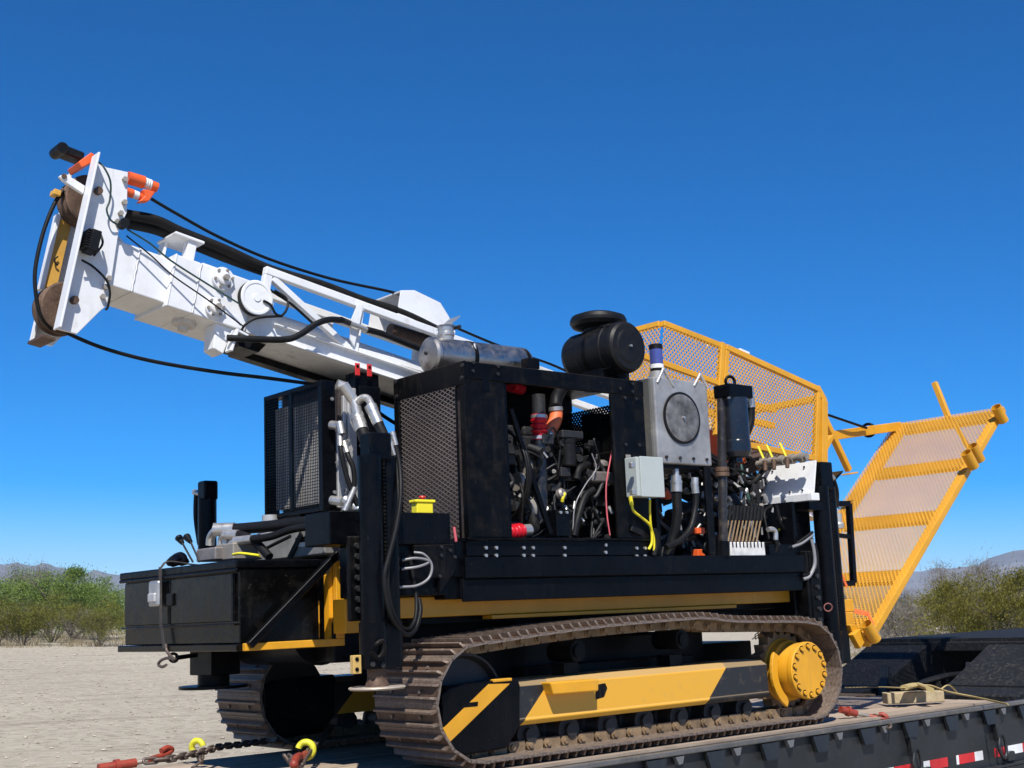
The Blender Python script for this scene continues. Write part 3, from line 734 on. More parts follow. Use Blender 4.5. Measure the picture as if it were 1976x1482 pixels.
hose('jack_hose', [(-0.185, 0.100, 2.156), (-0.173, 0.080, 2.062), (-0.173, 0.050, 1.940), (-0.210, 0.000, 1.749), (-0.266, -0.020, 1.549), (-0.327, -0.020, 1.369), (-0.362, -0.020, 1.257), (-0.353, -0.020, 1.128), (-0.297, 0.000, 0.983), (-0.131, 0.100, 0.885), (0.004, 0.180, 0.910), (0.079, 0.220, 1.025), (0.091, 0.250, 1.110)], 0.016, RUB, (0,), fl=0.06)
hose('jack_hose', [(-0.199, 0.100, 2.090), (-0.183, 0.080, 1.993), (-0.192, 0.050, 1.855), (-0.232, 0.000, 1.682), (-0.294, -0.010, 1.451), (-0.323, 0.000, 1.289), (-0.313, -0.000, 1.096), (-0.212, 0.050, 0.949), (-0.062, 0.150, 0.919), (0.026, 0.200, 0.993), (0.070, 0.250, 1.128), (0.060, 0.270, 1.282), (0.046, 0.280, 1.395)], 0.013, RUB, (0,), fl=0.06)
GHO = paint('silver_grey_hose', (0.20, 0.20, 0.21), 0.4, dust=0.2)
hose('coiled_hose', [(-0.028, 0.260, 1.363), (0.044, 0.220, 1.374), (0.122, 0.200, 1.363), (0.139, 0.200, 1.342), (0.053, 0.200, 1.316), (-0.041, 0.250, 1.305)], 0.009, GHO)
hose('coiled_hose', [(0.077, 0.270, 1.415), (0.129, 0.230, 1.399), (0.183, 0.220, 1.329), (0.158, 0.220, 1.244), (0.066, 0.230, 1.195), (-0.061, 0.250, 1.188)], 0.009, GHO)

# ---------------------------------------------------------------- oil cooler
oc = MB()
X0, X1, Y0, Y1, Z0, Z1 = 0.0, 0.12, 1.28, 2.14, 1.78, 2.745
oc.box(X0, X1, Y0, Y0 + 0.05, Z0, Z1); oc.box(X0, X1, Y1 - 0.03, Y1, Z0, Z1); oc.box(X0, X1, Y0 + 0.05, Y1 - 0.03, Z1 - 0.03, Z1); oc.box(X0, X1, Y0 + 0.05, Y1 - 0.03, Z0, Z0 + 0.03)
oc.box(X0, X0 + 0.02, 1.71, 1.755, Z0 + 0.03, Z1 - 0.03); oc.box(X0, X0 + 0.02, Y0 + 0.05, 1.71, 2.60, 2.615)
oc.box(X0 + 0.02, 0.30, Y0 + 0.35, Y0 + 0.75, 1.70, 1.78)
OC = part('oil_cooler', oc, BLK, rig, 0.004, label='black boxed oil cooler with square wire guard')
gr = MB()
for i in range(32): y = Y0 + 0.055 + i * 0.0243; gr.box(X0 + 0.005, X0 + 0.007, y - 0.002, y + 0.002, Z0 + 0.03, Z1 - 0.03)
for i in range(40): z = Z0 + 0.04 + i * 0.0228; gr.box(X0 + 0.0025, X0 + 0.0045, Y0 + 0.05, Y1 - 0.03, z - 0.002, z + 0.002)
part('wire_guard', gr, BLK, OC, kind='stuff')
co = MB()
co.box(0.16, 0.24, Y0 + 0.03, 2.13, Z0 + 0.01, Z1 - 0.01)
CO = part('cooler_core', co, COREP, OC)
fin = MB()
for i in range(26): y = Y0 + 0.06 + i * 0.03; fin.box(0.085, 0.159, y, y + 0.016, Z0 + 0.07, Z1 - 0.10)
part('core_fins', fin, paint('pale_fins', (0.42, 0.40, 0.38), 0.5), OC, kind='stuff')
sd = MB(); sd.box(0.12, 0.185, 1.262, 1.31, 1.80, 2.42); sd.box(0.215, 0.29, 1.255, 1.31, 1.80, 2.70); sd.box(0.186, 0.214, 1.275, 1.31, 1.80, 2.64)
part('manifold_tank', sd, ALU, OC, 0.006)
bolts([(0.076, 1.260, 2.602), (0.171, 1.250, 2.304), (0.207, 1.250, 2.298), (0.177, 1.250, 2.142), (0.105, 1.250, 2.128), (0.182, 1.250, 1.932), (0.079, 1.250, 1.910)], (0, -1, 0), 0.014, STE, OC)
part('back_panel', MB().box(0.31, 0.50, 1.24, 1.9, 1.50, 2.72), BLK, OC, 0.006)
bolts([(0.311, 1.235, 2.263)], (0, -1, 0), 0.018, STE, OC, 0.02)
for p in ((682, 722), (705, 724)):
    a = (0.284, 1.280, 2.811) if p[0] == 682 else (0.391, 1.280, 2.812)
    t_ = MB().box(a[0] - 0.022, a[0] + 0.022, 1.22, 1.228, a[2] - 0.02, a[2] + 0.075)
    tg = part('lift_tag', t_, RED, rig, 0.003)
    part('tag_hole', MB().cyl((a[0], 1.221, a[2] + 0.05), (a[0], 1.2175, a[2] + 0.05), 0.012, n=12), BLKD, tg)
part('mast_rest_post', MB().box(0.30, 0.52, 1.29, 1.42, 2.70, 2.83), BLK, rig, 0.004)
hf = MB()
for a, b, r in (((0.053, 1.150, 2.692), (0.121, 1.130, 2.671), 0.04), ((0.075, 1.100, 2.685), (0.149, 1.080, 2.572), 0.042), ((0.137, 1.080, 2.602), (0.164, 1.050, 2.481), 0.032), ((0.147, 1.050, 2.518), (0.158, 1.030, 2.412), 0.040)):
    hf.cyl(a, b, r, n=8)
hf.cyl((0.066, 1.250, 2.406), (0.076, 1.160, 2.387), 0.034, n=14); hf.cyl((0.070, 1.150, 2.412), (0.071, 1.120, 2.320), 0.03, n=6)
part('hose_fitting', hf, STE, OC); hf = MB()
hf.cyl((0.055, 1.250, 1.853), (0.089, 1.150, 1.833), 0.034, n=14); hf.cyl((0.103, 1.150, 1.845), (0.169, 1.050, 1.762), 0.045, n=8)
part('hose_fitting', hf, STE, OC)
hose('cooler_hose', [(0.158, 1.030, 2.412), (0.147, 0.950, 2.295), (0.122, 0.850, 2.169), (0.077, 0.750, 1.971)], 0.046, RUB, (0,), fl=0.10, fr=1.1)
hose('cooler_hose', [(0.168, 1.040, 2.556), (0.178, 1.000, 2.578), (0.199, 0.950, 2.556), (0.174, 0.850, 2.434)], 0.028, STE)
hose('cooler_hose', [(0.165, 0.850, 2.452), (0.182, 0.800, 2.345), (0.164, 0.700, 2.226), (0.127, 0.600, 2.084), (0.088, 0.500, 1.910)], 0.038, RUB, (0,), fl=0.10, fr=1.1)
hose('cooler_hose', [(0.073, 1.150, 2.336), (0.047, 1.100, 2.195), (0.075, 1.080, 2.025), (0.104, 1.060, 1.911), (0.141, 1.040, 1.798)], 0.019, RUB, (0,), fl=0.12)
hose('cooler_hose', [(0.103, 1.150, 2.280), (0.095, 1.080, 2.157), (0.118, 1.050, 2.061), (0.120, 1.050, 1.929), (0.075, 1.060, 1.817)], 0.019, RUB, (0, 1), fl=0.12)

# ---------------------------------------------------------------- engine enclosure
EX0, EX1, EY0, EY1, EZ0, EZ1 = 0.60, 2.34, 0.30, 1.18, 1.50, 2.77
en = MB()
en.box(EX0, EX1 + 0.05, EY0, EY0 + 0.035, 2.645, EZ1)                       # top side beam
en.box(EX0, EX1 + 0.05, EY1 - 0.035, EY1, 2.645, EZ1)
en.box(EX0 - 0.025, EX0 - 0.001, EY0, EY1, 2.60, EZ1 + 0.003)               # top front beam
en.box(EX0, EX0 + 0.05, EY0 + 0.036, EY0 + 0.09, EZ0, 2.645)
en.box(EX0 - 0.025, EX0, EY0, EY0 + 0.06, EZ0, 2.60); en.box(EX0 - 0.025, EX0, EY1 - 0.07, EY1, EZ0, 2.60)
en.box(EX0, EX1 + 0.05, EY1 - 0.03, EY1 - 0.001, EZ0, 2.645)                # far wall
en.box(EX1 + 0.02, EX1 + 0.048, EY0 + 0.036, 0.62, EZ0, 2.645); en.box(EX1 + 0.02, EX1 + 0.048, 0.62, EY1 - 0.031, EZ0, 2.25)
en.box(EX0 - 0.02, 0.98, EY0 + 0.04, EY1 - 0.04, EZ1 - 0.02, EZ1 + 0.001)
EN = part('engine_enclosure', en, BLKD, rig, 0.005, label='dusty black engine enclosure with open side')
part('side_panel', MB().box(EX0 + 0.001, 0.945, EY0 + 0.004, EY0 + 0.03, 1.52, 2.643), BLKD, EN, 0.004)
part('panel_flange', MB().box(0.945, 0.985, EY0 + 0.03, EY0 + 0.10, 1.50, 2.643), BLK, EN)
part('roof_sheet', MB().box(0.99, 2.39, 0.62, EY1 - 0.04, EZ1 - 0.022, EZ1 - 0.004), BLKD, EN)
part('side_panel', MB().box(2.02, 2.385, EY0 + 0.003, EY0 + 0.03, 1.52, 2.643), BLKD, EN, 0.004)
bolts([(0.572, 0.307, 2.737), (0.572, 0.318, 2.649), (0.572, 1.138, 2.748), (0.572, 1.129, 2.639)], (-1, 0, 0), 0.014, DGR, EN)
bolts([(0.655, 0.298, 2.761), (0.652, 0.298, 2.701), (0.884, 0.298, 2.756), (0.881, 0.298, 2.698), (2.261, 0.298, 2.738), (2.256, 0.298, 2.675), (2.119, 0.298, 2.689), (2.165, 0.298, 2.618), (2.292, 0.298, 2.619), (2.148, 0.298, 2.248), (2.297, 0.298, 2.251)], (0, -1, 0), 0.012, DGR, EN)
part('data_plate', MB().box(*(lambda a, b: (a[0], b[0], EY0 - 0.001, EY0 + 0.003, b[2], a[2]))((0.737, 0.300, 2.663), (0.804, 0.300, 2.563))), BLK, EN, 0.001)
part('data_plate', MB().box(*(lambda a, b: (a[0], b[0], EY0 - 0.002, EY0 + 0.002, b[2], a[2]))((2.194, 0.300, 2.596), (2.253, 0.300, 2.542))), BLK, EN, 0.001)
# radiator grille
gl_ = MB().lattice((EX0 - 0.022, EY0 + 0.10, EZ0 + 0.02), (0, 1, 0), (0, 0, 1), EY1 - EY0 - 0.18, 1.09, 0.066, 0.034, 0.0052, 0.004)
part('radiator_grille', gl_, paint('galvanised_mesh', (0.20, 0.17, 0.16), 0.5, metal=0.4, dust=0.3), EN, kind='stuff')
part('grille_strip', MB().box(EX0 - 0.032, EX0 - 0.0255, EY0 + 0.085, EY0 + 0.105, EZ0, 2.58), BLK, EN)
part('radiator_core', MB().box(EX0 + 0.02, EX0 + 0.10, EY0 + 0.10, EY1 - 0.05, EZ0, 2.62), COREP, EN)
# sill
si = MB(); si.box(0.44, 2.40, 0.347, 0.358, 1.25, 1.50); si.box(0.56, 2.40, 0.315, 0.345, 1.39, 1.50); si.box(0.55, 2.42, 0.285, 0.62, 1.502, 1.518)
SI = part('engine_sill', si, BLK, rig, 0.004)
bolts([(0.723, 0.313, 1.448), (0.817, 0.313, 1.448), (1.071, 0.313, 1.448), (1.160, 0.313, 1.448), (1.467, 0.313, 1.448), (2.218, 0.313, 1.444), (2.310, 0.313, 1.444), (0.721, 0.313, 1.394), (0.814, 0.313, 1.394), (1.068, 0.313, 1.393), (1.156, 0.313, 1.392), (1.464, 0.313, 1.391), (2.214, 0.313, 1.384), (2.305, 0.313, 1.384), (1.887, 0.313, 1.468), (1.883, 0.313, 1.413)], (0, -1, 0), 0.013, STE, SI)
# engine and what shows of it
eb_ = MB(); eb_.box(1.05, 2.0, 0.72, 1.10, 1.53, 2.05); eb_.box(1.10, 1.95, 0.78, 1.05, 2.05, 2.35); eb_.box(1.5, 1.9, 0.6, 0.72, 1.58, 1.8)
EB = part('engine_block', eb_, DGR, rig, 0.02, 2)
for i in range(4): part('rocker_cover', MB().box(1.14 + 0.2 * i, 1.30 + 0.2 * i, 0.80, 1.0, 2.35, 2.43), DGR, EB, 0.02, 2)
for i in range(9): part('block_rib', MB().box(1.08 + 0.1 * i, 1.10 + 0.1 * i, 0.70, 0.72, 1.56, 2.0), DGR, EB, 0.004)
part('valve_cover_rail', MB().box(1.06, 1.98, 0.70, 0.76, 2.0, 2.03), GREASE, EB, 0.004)
for a_, r_ in (((1.382, 0.600, 1.746), 0.10), ((1.317, 0.600, 1.959), 0.07), ((1.428, 0.620, 2.084), 0.06)):
    part('belt_pulley', MB().lathe(a_, (-1, 0, 0), [(0, 0), (r_ * 0.3, 0), (r_ * 0.35, 0.012), (r_ * 0.85, 0.012), (r_, 0.0), (r_, 0.05), (0, 0.05)], 24), GREASE, EB)
part('drive_belt', MB().tube([(1.313, 0.600, 1.979), (1.347, 0.600, 1.862), (1.329, 0.600, 1.726), (1.388, 0.600, 1.668), (1.444, 0.600, 1.747), (1.452, 0.610, 1.925), (1.450, 0.620, 2.105)], 0.012, 6), RUB, EB)
part('oil_pan', MB().prism([(1.1, 0.66, 1.60), (1.95, 0.66, 1.60), (1.85, 0.66, 1.52), (1.2, 0.66, 1.52)], (0, 0.4, 0)), DGR, EB, 0.01)
fan = MB().torus((1.163, 0.700, 2.004), (1, 0, 0), 0.36, 0.012, 32, 6); fan.torus((1.184, 0.700, 2.004), (1, 0, 0), 0.36, 0.012, 32, 6); fan.torus((1.204, 0.700, 2.005), (1, 0, 0), 0.35, 0.01, 32, 6)
part('fan_shroud_ring', fan, PLA, EB)
part('air_pipe', MB().cyl((1.488, 0.550, 2.631), (1.482, 0.550, 2.437), 0.052, n=20), DGR, EB)
part('air_pipe', MB().cyl((1.478, 0.550, 2.277), (1.457, 0.550, 1.646), 0.056, n=20), paint('navy_pipe', (0.008, 0.009, 0.013), 0.3, dust=0.2), EB)
rp_ = []
a0, a1 = V((1.485, 0.550, 2.477)), V((1.478, 0.550, 2.277))
for i in range(41):
    t = i / 40; rp_.append((0.060 + (0.009 * math.sin(t * math.pi * 10) if 0.18 < t < 0.82 else 0.0), (a1 - a0).length * t))
SIL = part('silicone_sleeve', MB().lathe(a0, a1 - a0, rp_, 24), REDS, EB)
for t in (0.09, 0.91):
    c_ = a0.lerp(a1, t); d_ = (a1 - a0).normalized()
    part('hose_clamp', MB().cyl(c_ - d_ * 0.012, c_ + d_ * 0.012, 0.0635, n=24), STE, EB)
el = [(1.686, 0.580, 2.552), (1.688, 0.580, 2.495), (1.650, 0.560, 2.429), (1.594, 0.550, 2.363), (1.559, 0.550, 2.313)]
part('silicone_elbow', MB().tube(el, 0.052, 16), ORGS, EB)
for i, (p_, q_) in enumerate(((el[0], el[1]), (el[4], el[3]))):
    d_ = (V(q_) - V(p_)).normalized()
    part('hose_clamp', MB().cyl(V(p_), V(p_) + d_ * 0.03, 0.056, n=20), STE, EB)
part('intake_pipe', MB().tube([(1.559, 0.550, 2.313), (1.533, 0.560, 2.261), (1.624, 0.620, 2.192)], 0.05, 14), DGR, EB)
part('intake_pipe', MB().tube([(1.686, 0.580, 2.552), (1.744, 0.620, 2.648), (1.907, 0.700, 2.778)], 0.05, 14), PLA, EB)
fl_ = MB().lathe((1.725, 0.500, 2.082), (0, 0, 1), [(0, 0), (0.055, 0.0), (0.06, 0.01), (0.06, 0.17), (0.064, 0.18), (0.066, 0.21), (0, 0.21)], 24)
part('fuel_filter', fl_, PLA, EB)
part('filter_head', MB().box(*(lambda a, b: (a[0], b[0], 0.45, 0.57, b[2], a[2]))((1.628, 0.480, 2.356), (1.851, 0.480, 2.296))), DGR, EB, 0.008)
pu = MB(); a_ = (1.924, 0.500, 2.050); b_ = (2.159, 0.500, 1.968)
pu.box(a_[0], b_[0], 0.45, 0.60, b_[2], a_[2]); pu.lathe((2.115, 0.550, 2.103), (0, 0, 1), [(0.06, 0), (0.06, 0.03), (0.03, 0.05), (0, 0.05)], 16)
pu.cyl((b_[0] - 0.02, 0.52, (a_[2] + b_[2]) / 2), (b_[0] + 0.06, 0.52, (a_[2] + b_[2]) / 2), 0.05, n=16)
part('injection_pump', pu, CAST, EB, 0.012, 2)
rnd = random.Random(7)
cl = MB()
for i in range(120):
    x = rnd.uniform(1.02, 2.25); z = rnd.uniform(1.53, 2.3); y = rnd.uniform(0.50, 0.75)
    s_ = rnd.uniform(0.02, 0.06)
    if rnd.random() < 0.5: cl.box(x - s_, x + s_, y - s_ * .6, y + s_ * .6, z - s_ * .7, z + s_ * .7)
    else: cl.cyl((x, y - s_, z), (x + rnd.uniform(-.05, .05), y + s_, z + rnd.uniform(-.05, .05)), s_ * 0.6, n=10)
part('engine_fittings', cl, DGR, EB, 0.004, kind='stuff')
cl = MB()
for i in range(30):
    x = rnd.uniform(1.0, 2.2); z = rnd.uniform(1.55, 2.25); y = rnd.uniform(0.46, 0.66); s_ = rnd.uniform(0.006, 0.018)
    cl.cyl((x, y, z), (x + rnd.uniform(-.05, .05), y - 0.02, z + rnd.uniform(-.06, .06)), s_, n=8)
part('pipe_unions', cl, STE, EB, kind='stuff')
for i in range(34):
    x, z = rnd.uniform(1.02, 2.2), rnd.uniform(1.6, 2.35); y = rnd.uniform(0.42, 0.62)
    pts = [(x, y, z)]
    for k in range(3): x += rnd.uniform(-.14, .14); z += rnd.uniform(-.25, .05); pts.append((x, y + rnd.uniform(-.05, .05), max(1.53, z)))
    part('engine_hose', MB().tube(pts, rnd.uniform(0.006, 0.018), 7), (RUB, RUB, DGR, RUB, RUB, DGR)[i % 6], EB)
part('wiring_conduit', MB().tube([(1.928, 0.500, 2.103), (1.813, 0.480, 2.064), (1.775, 0.480, 1.982)], 0.03, 10), RUB, EB)
part('lift_pump', MB().lathe((1.614, 0.500, 1.860), (0.2, -1, 0.3), [(0, 0.0), (0.045, 0), (0.045, 0.03), (0.03, 0.045), (0, 0.045)], 18), CAST, EB)
part('yellow_connector', MB().tube([(1.610, 0.470, 1.806), (1.609, 0.460, 1.836), (1.632, 0.460, 1.868)], 0.014, 7), HIV, EB)
part('prop_rod', MB().beam((1.076, 0.400, 2.468), (1.377, 0.360, 1.554), 0.035, 0.035), BLK, rig, 0.004)
part('battery_bracket', MB().box(*(lambda a, b: (a[0], b[0], 0.40, 0.55, b[2], a[2]))((1.481, 0.400, 1.738), (1.620, 0.400, 1.539))), BLK, EB, 0.004)
bolts([(1.519, 0.398, 1.716), (1.582, 0.398, 1.717)], (0, -1, 0), 0.012, STE, EB)
part('white_panel', MB().box(*(lambda a, b: (a[0], b[0], 0.62, 0.64, b[2], a[2]))((1.632, 0.630, 1.646), (1.679, 0.630, 1.555))), WHT, EB)
a0, a1 = V((1.016, 0.420, 1.563)), V((1.159, 0.420, 1.579))
part('silicone_sleeve', MB().lathe(a0, a1 - a0, [(0.05 + 0.009 * math.sin(i / 30 * math.pi * 8), (a1 - a0).length * i / 30) for i in range(31)], 20), REDS, EB)
part('hose_clamp', MB().cyl(a1, a1 + V((0.07, 0, 0.005)), 0.045, n=18), STE, EB)
part('elbow_pipe', MB().tube([a1 + V((0.06, 0, 0.0)), a1 + V((0.13, 0.02, 0.02)), a1 + V((0.18, 0.08, 0.10))], 0.045, 12), PLA, EB)
part('red_coupling', MB().cyl((1.422, 0.800, 2.734), (1.570, 0.850, 2.733), 0.05, n=16), REDS, EB)
hose('red_wire', [(2.075, 0.340, 2.310), (2.051, 0.360, 2.181), (1.977, 0.360, 1.936), (1.967, 0.360, 1.716), (1.987, 0.360, 1.546)], 0.006, PINK)
hose('grey_wire', [(1.897, 0.420, 2.181), (1.933, 0.420, 2.062), (1.815, 0.420, 1.937), (1.696, 0.420, 1.776), (1.655, 0.420, 1.560)], 0.005, GHO)
hose('suction_hose', [(1.922, 0.450, 1.903), (1.816, 0.440, 1.840), (1.716, 0.420, 1.678), (1.670, 0.420, 1.544)], 0.028, RUB)
# perforated sheet behind
pf = MB().lattice((EX1 + 0.03, 0.62, 2.25), (0, 1, 0), (0, 0, 1), 0.53, 0.39, 0.034, 0.04, 0.014, 0.006)
part('perforated_sheet', pf, BLKD, EN, kind='stuff')

# ---------------------------------------------------------------- muffler, air cleaner
ma, mbv = V((0.70, 0.87, 2.925)), V((1.62, 0.87, 2.93))
mf = MB().lathe(ma, mbv - ma, [(0, -0.035), (0.06, -0.032), (0.12, -0.015), (0.138, 0.0), (0.142, 0.02), (0.138, 0.03), (0.138, 0.90), (0.12, 0.93), (0, 0.94)], 40)
MU = part('muffler', mf, MUF, rig, label='bare steel exhaust muffler lying on the engine roof')
part('end_bolt', MB().cyl(ma + V((-0.034, 0, 0.01)), ma + V((-0.045, 0, 0.01)), 0.014, n=8), DGR, MU)
for t in (0.33, 0.86):
    part('band_clamp', MB().lathe(ma + V((t, 0, 0)), (1, 0, 0), [(0.142, 0), (0.142, 0.035)], 40), BLKD, MU)
part('clamp_bolt', MB().cyl(ma + V((0.345, -0.11, 0.10)), ma + V((0.345, -0.13, 0.0)), 0.012, n=8), STE, MU)
so = V((0.86, 0.87, 3.05))
part('outlet_stub', MB().lathe(so, (0, 0, 1), [(0.055, -0.02), (0.06, 0.03), (0.066, 0.04), (0.066, 0.06), (0.06, 0.065), (0.062, 0.11), (0.072, 0.115), (0.06, 0.116), (0.055, 0.07)], 24), STE, MU)
part('rain_flap', MB().obox(so + V((0.05, 0.03, 0.15)), (0.065, 0, 0.05), (0, 0.07, 0), (-0.002, 0, 0.003)), STE, MU)
part('flap_hinge', MB().cyl(so + V((0.09, -0.06, 0.11)), so + V((0.09, 0.06, 0.11)), 0.015, n=8), DGR, MU)
part('roof_bracket', MB().box(*(lambda a, b: (a[0], b[0], 0.6, 0.68, b[2], a[2]))((1.437, 0.600, 2.927), (1.560, 0.600, 2.848))), BLKD, rig, 0.003)

ac0 = V((2.293, 0.340, 3.055)); axd = V((-0.03, 1.0, 0.0)).normalized()
prof = [(0, -0.01), (0.10, -0.008), (0.185, 0.0), (0.205, 0.02), (0.212, 0.05), (0.212, 0.13), (0.218, 0.14), (0.218, 0.17), (0.208, 0.18), (0.205, 0.42), (0.198, 0.43), (0.196, 0.56), (0.18, 0.60), (0, 0.605)]
ACR = part('air_cleaner', MB().lathe(ac0, axd, prof, 44), PLA, rig, label='black plastic air cleaner canister with mushroom rain cap')
part('end_cap_disc', MB().lathe(ac0 + axd * -0.012, axd, [(0, 0), (0.13, 0.0), (0.145, 0.008), (0.15, 0.016)], 36), PLA, ACR)
part('centre_stud', MB().cyl(ac0 + axd * -0.012, ac0 + axd * -0.03, 0.01, n=8), STE, ACR)
for t in (30, 130, 230, 320):
    e1, e2 = perp(axd); d_ = e1 * math.cos(math.radians(t)) + e2 * math.sin(math.radians(t))
    part('cover_clip', MB().tube([ac0 + axd * 0.08 + d_ * 0.215, ac0 + axd * 0.13 + d_ * 0.232, ac0 + axd * 0.18 + d_ * 0.22], 0.007, 6), PLA, ACR)
cap0 = V(ac0 + axd * 0.36 + V((0.03, 0, 0.165)))
part('inlet_neck', MB().lathe(cap0, (0, 0, 1), [(0.13, -0.03), (0.125, 0.05), (0.14, 0.09)], 30), PLA, ACR)
part('rain_cap', MB().lathe(cap0 + V((0, 0, 0.06)), (0.03, 0, 1), [(0.13, -0.02), (0.215, 0.0), (0.236, 0.03), (0.236, 0.055), (0.222, 0.085), (0.15, 0.112), (0, 0.12)], 40), PLA, ACR)
part('dust_valve', MB().lathe(ac0 + axd * 0.12 + V((0.02, 0, -0.20)), (0, 0, -1), [(0.03, -0.02), (0.045, 0.0), (0.05, 0.03), (0.045, 0.035), (0.05, 0.07), (0.03, 0.16), (0, 0.165)], 20), RUB, ACR)
part('mount_band', MB().lathe(ac0 + axd * 0.30, axd, [(0.207, 0), (0.210, 0.002), (0.210, 0.04), (0.207, 0.042)], 40), BLKD, ACR)
part('mount_bracket', MB().box(ac0.x - 0.15, ac0.x + 0.15, 0.5, 0.75, 2.77, 2.90), BLKD, ACR, 0.006)

# ---------------------------------------------------------------- hydraulic tank
TX0, TX1, TZ0, TZ1 = 2.51, 3.15, 2.12, 2.82
ht = MB(); ht.box(TX0, TX1, 0.30, 0.78, TZ0, TZ1)
HTM = paint('mill_aluminium_sheet', (0.34, 0.335, 0.33), 0.45, metal=0.45, var=0.3, scale=2.6, dust=0.35, dustcol=(0.5, 0.5, 0.5))
HT = part('hydraulic_tank', ht, HTM, rig, 0.012, 2, label='grey aluminium hydraulic tank with round bolted cover')
part('tank_end_panel', MB().box(TX0 - 0.022, TX0 - 0.002, 0.34, 0.76, TZ0 + 0.05, TZ1 - 0.01), paint('grey_rubber_edge', (0.09, 0.09, 0.085), 0.6, dust=0.4), HT)
tcx, tcz = (TX0 + TX1) / 2 - 0.02, (TZ0 + TZ1) / 2 + 0.03
part('cover_gasket', MB().lathe((tcx, 0.30, tcz), (0, -1, 0), [(0.215, 0), (0.215, 0.012), (0.195, 0.012)], 48), RUB, HT)
part('round_cover', MB().lathe((tcx, 0.288, tcz), (0, -1, 0), [(0.196, -0.005), (0.194, 0.003), (0.18, 0.006), (0, 0.008)], 48), paint('cover_steel', (0.20, 0.19, 0.18), 0.5, metal=0.6, var=0.5, scale=9, dust=0.4, dustcol=(0.3, 0.27, 0.24)), HT)
part('centre_bolt', MB().cyl((tcx, 0.282, tcz), (tcx, 0.262, tcz), 0.012, n=8), STE, HT)
for a, b, c in (((2.549, 0.300, 2.774), (2.632, 0.300, 2.893), (2.736, 0.300, 2.760)), ((2.987, 0.300, 2.780), (3.074, 0.300, 2.888), (3.142, 0.300, 2.792))):
    part('lifting_eye', MB().tube([a, V(a).lerp(V(b), 0.75), b, V(c).lerp(V(b), 0.7), c], 0.012, 8), ALU, HT)
bolts([(TX0 + 0.09 + 0.16 * k, 0.298, TZ0 + 0.05) for k in range(4)], (0, -1, 0), 0.014, DGR, HT, 0.012)
lg = MB()
lg.box(2.46, 2.50, 0.31, 0.37, 1.39, 2.118); lg.box(3.06, 3.14, 0.31, 0.33, 1.39, 2.118); lg.box(3.12, 3.145, 0.331, 0.39, 1.39, 2.118)
lg.box(2.46, 3.14, 0.34, 0.76, 2.09, 2.118)
part('tank_stand', lg, BLKD, HT, 0.004)
bc = V((2.769, 0.500, 2.921))
part('beacon_bracket', MB().lathe(bc + V((0, 0, -0.09)), (0, 0, 1), [(0.07, -0.03), (0.066, 0.08), (0.05, 0.088), (0, 0.089)], 20), ALU, rig)
BE = part('warning_beacon', MB().lathe(bc + V((0, 0, 0.0)), (0, 0, 1), [(0, 0), (0.056, 0.0), (0.058, 0.05), (0.058, 0.055)], 24), PLA, rig)
part('white_band', MB().lathe(bc + V((0, 0, 0.02)), (0, 0, 1), [(0.0585, 0), (0.0585, 0.034)], 24), WTAPE, BE)
part('lens', MB().lathe(bc + V((0, 0, 0.055)), (0, 0, 1), [(0.055, 0), (0.055, 0.13), (0.0, 0.131)], 24), BLUEP, BE)
part('lens_cap', MB().lathe(bc + V((0, 0, 0.186)), (0, 0, 1), [(0.055, -0.005), (0.058, 0.0), (0.058, 0.035), (0.05, 0.04), (0, 0.041)], 24), PLA, BE)
# electrical box
ebx = part('electrical_box', MB().box(*(lambda a, b: (a[0] + 0.045, b[0], 0.17, 0.296, b[2], a[2]))((2.079, 0.220, 2.138), (2.403, 0.220, 1.833))), GRY, rig, 0.006, 2, label='grey electrical box on the engine frame')
part('door', MB().box(*(lambda a, b: (a[0] + 0.075, b[0] + 0.006, 0.155, 0.168, b[2] - 0.005, a[2] + 0.004))((2.079, 0.220, 2.138), (2.403, 0.220, 1.833))), GRY, ebx, 0.005, 2)
part('mounting_plate', MB().box(*(lambda a, b: (a[0], a[0] + 0.05, 0.285, 0.297, b[2] - 0.03, a[2] + 0.02))((2.138, 0.290, 2.148), (2.477, 0.290, 1.842))), GREASE, ebx, 0.003)
for pz in ((2.064, 0.160, 2.066), (2.059, 0.160, 1.859)): part('door_clamp', MB().obox(pz, (0.018, 0, 0), (0, 0.02, 0), (0, 0, 0.022)), STE, ebx, 0.004)
hose('yellow_cable', [(2.119, 0.240, 1.820), (2.134, 0.240, 1.729), (2.252, 0.260, 1.672), (2.343, 0.270, 1.610), (2.361, 0.280, 1.494), (2.331, 0.290, 1.434)], 0.011, HIV)
hose('yellow_cable', [(2.324, 0.240, 1.817), (2.317, 0.240, 1.732), (2.339, 0.260, 1.613), (2.386, 0.280, 1.514), (2.386, 0.290, 1.402)], 0.009, HIV)
part('cable_gland', MB().cyl((2.109, 0.240, 1.836), (2.120, 0.240, 1.769), 0.016, n=10), HIV, ebx)
hose('corrugated_conduit', [(2.392, 0.280, 1.595), (2.419, 0.280, 1.494), (2.385, 0.290, 1.386)], 0.02, RUB)
part('throttle_pedal', MB().obox((2.206, 0.290, 1.578), (0.06, 0, -0.02), (0, 0.012, 0), (0.008, 0, 0.022)), PLA, rig, 0.004)
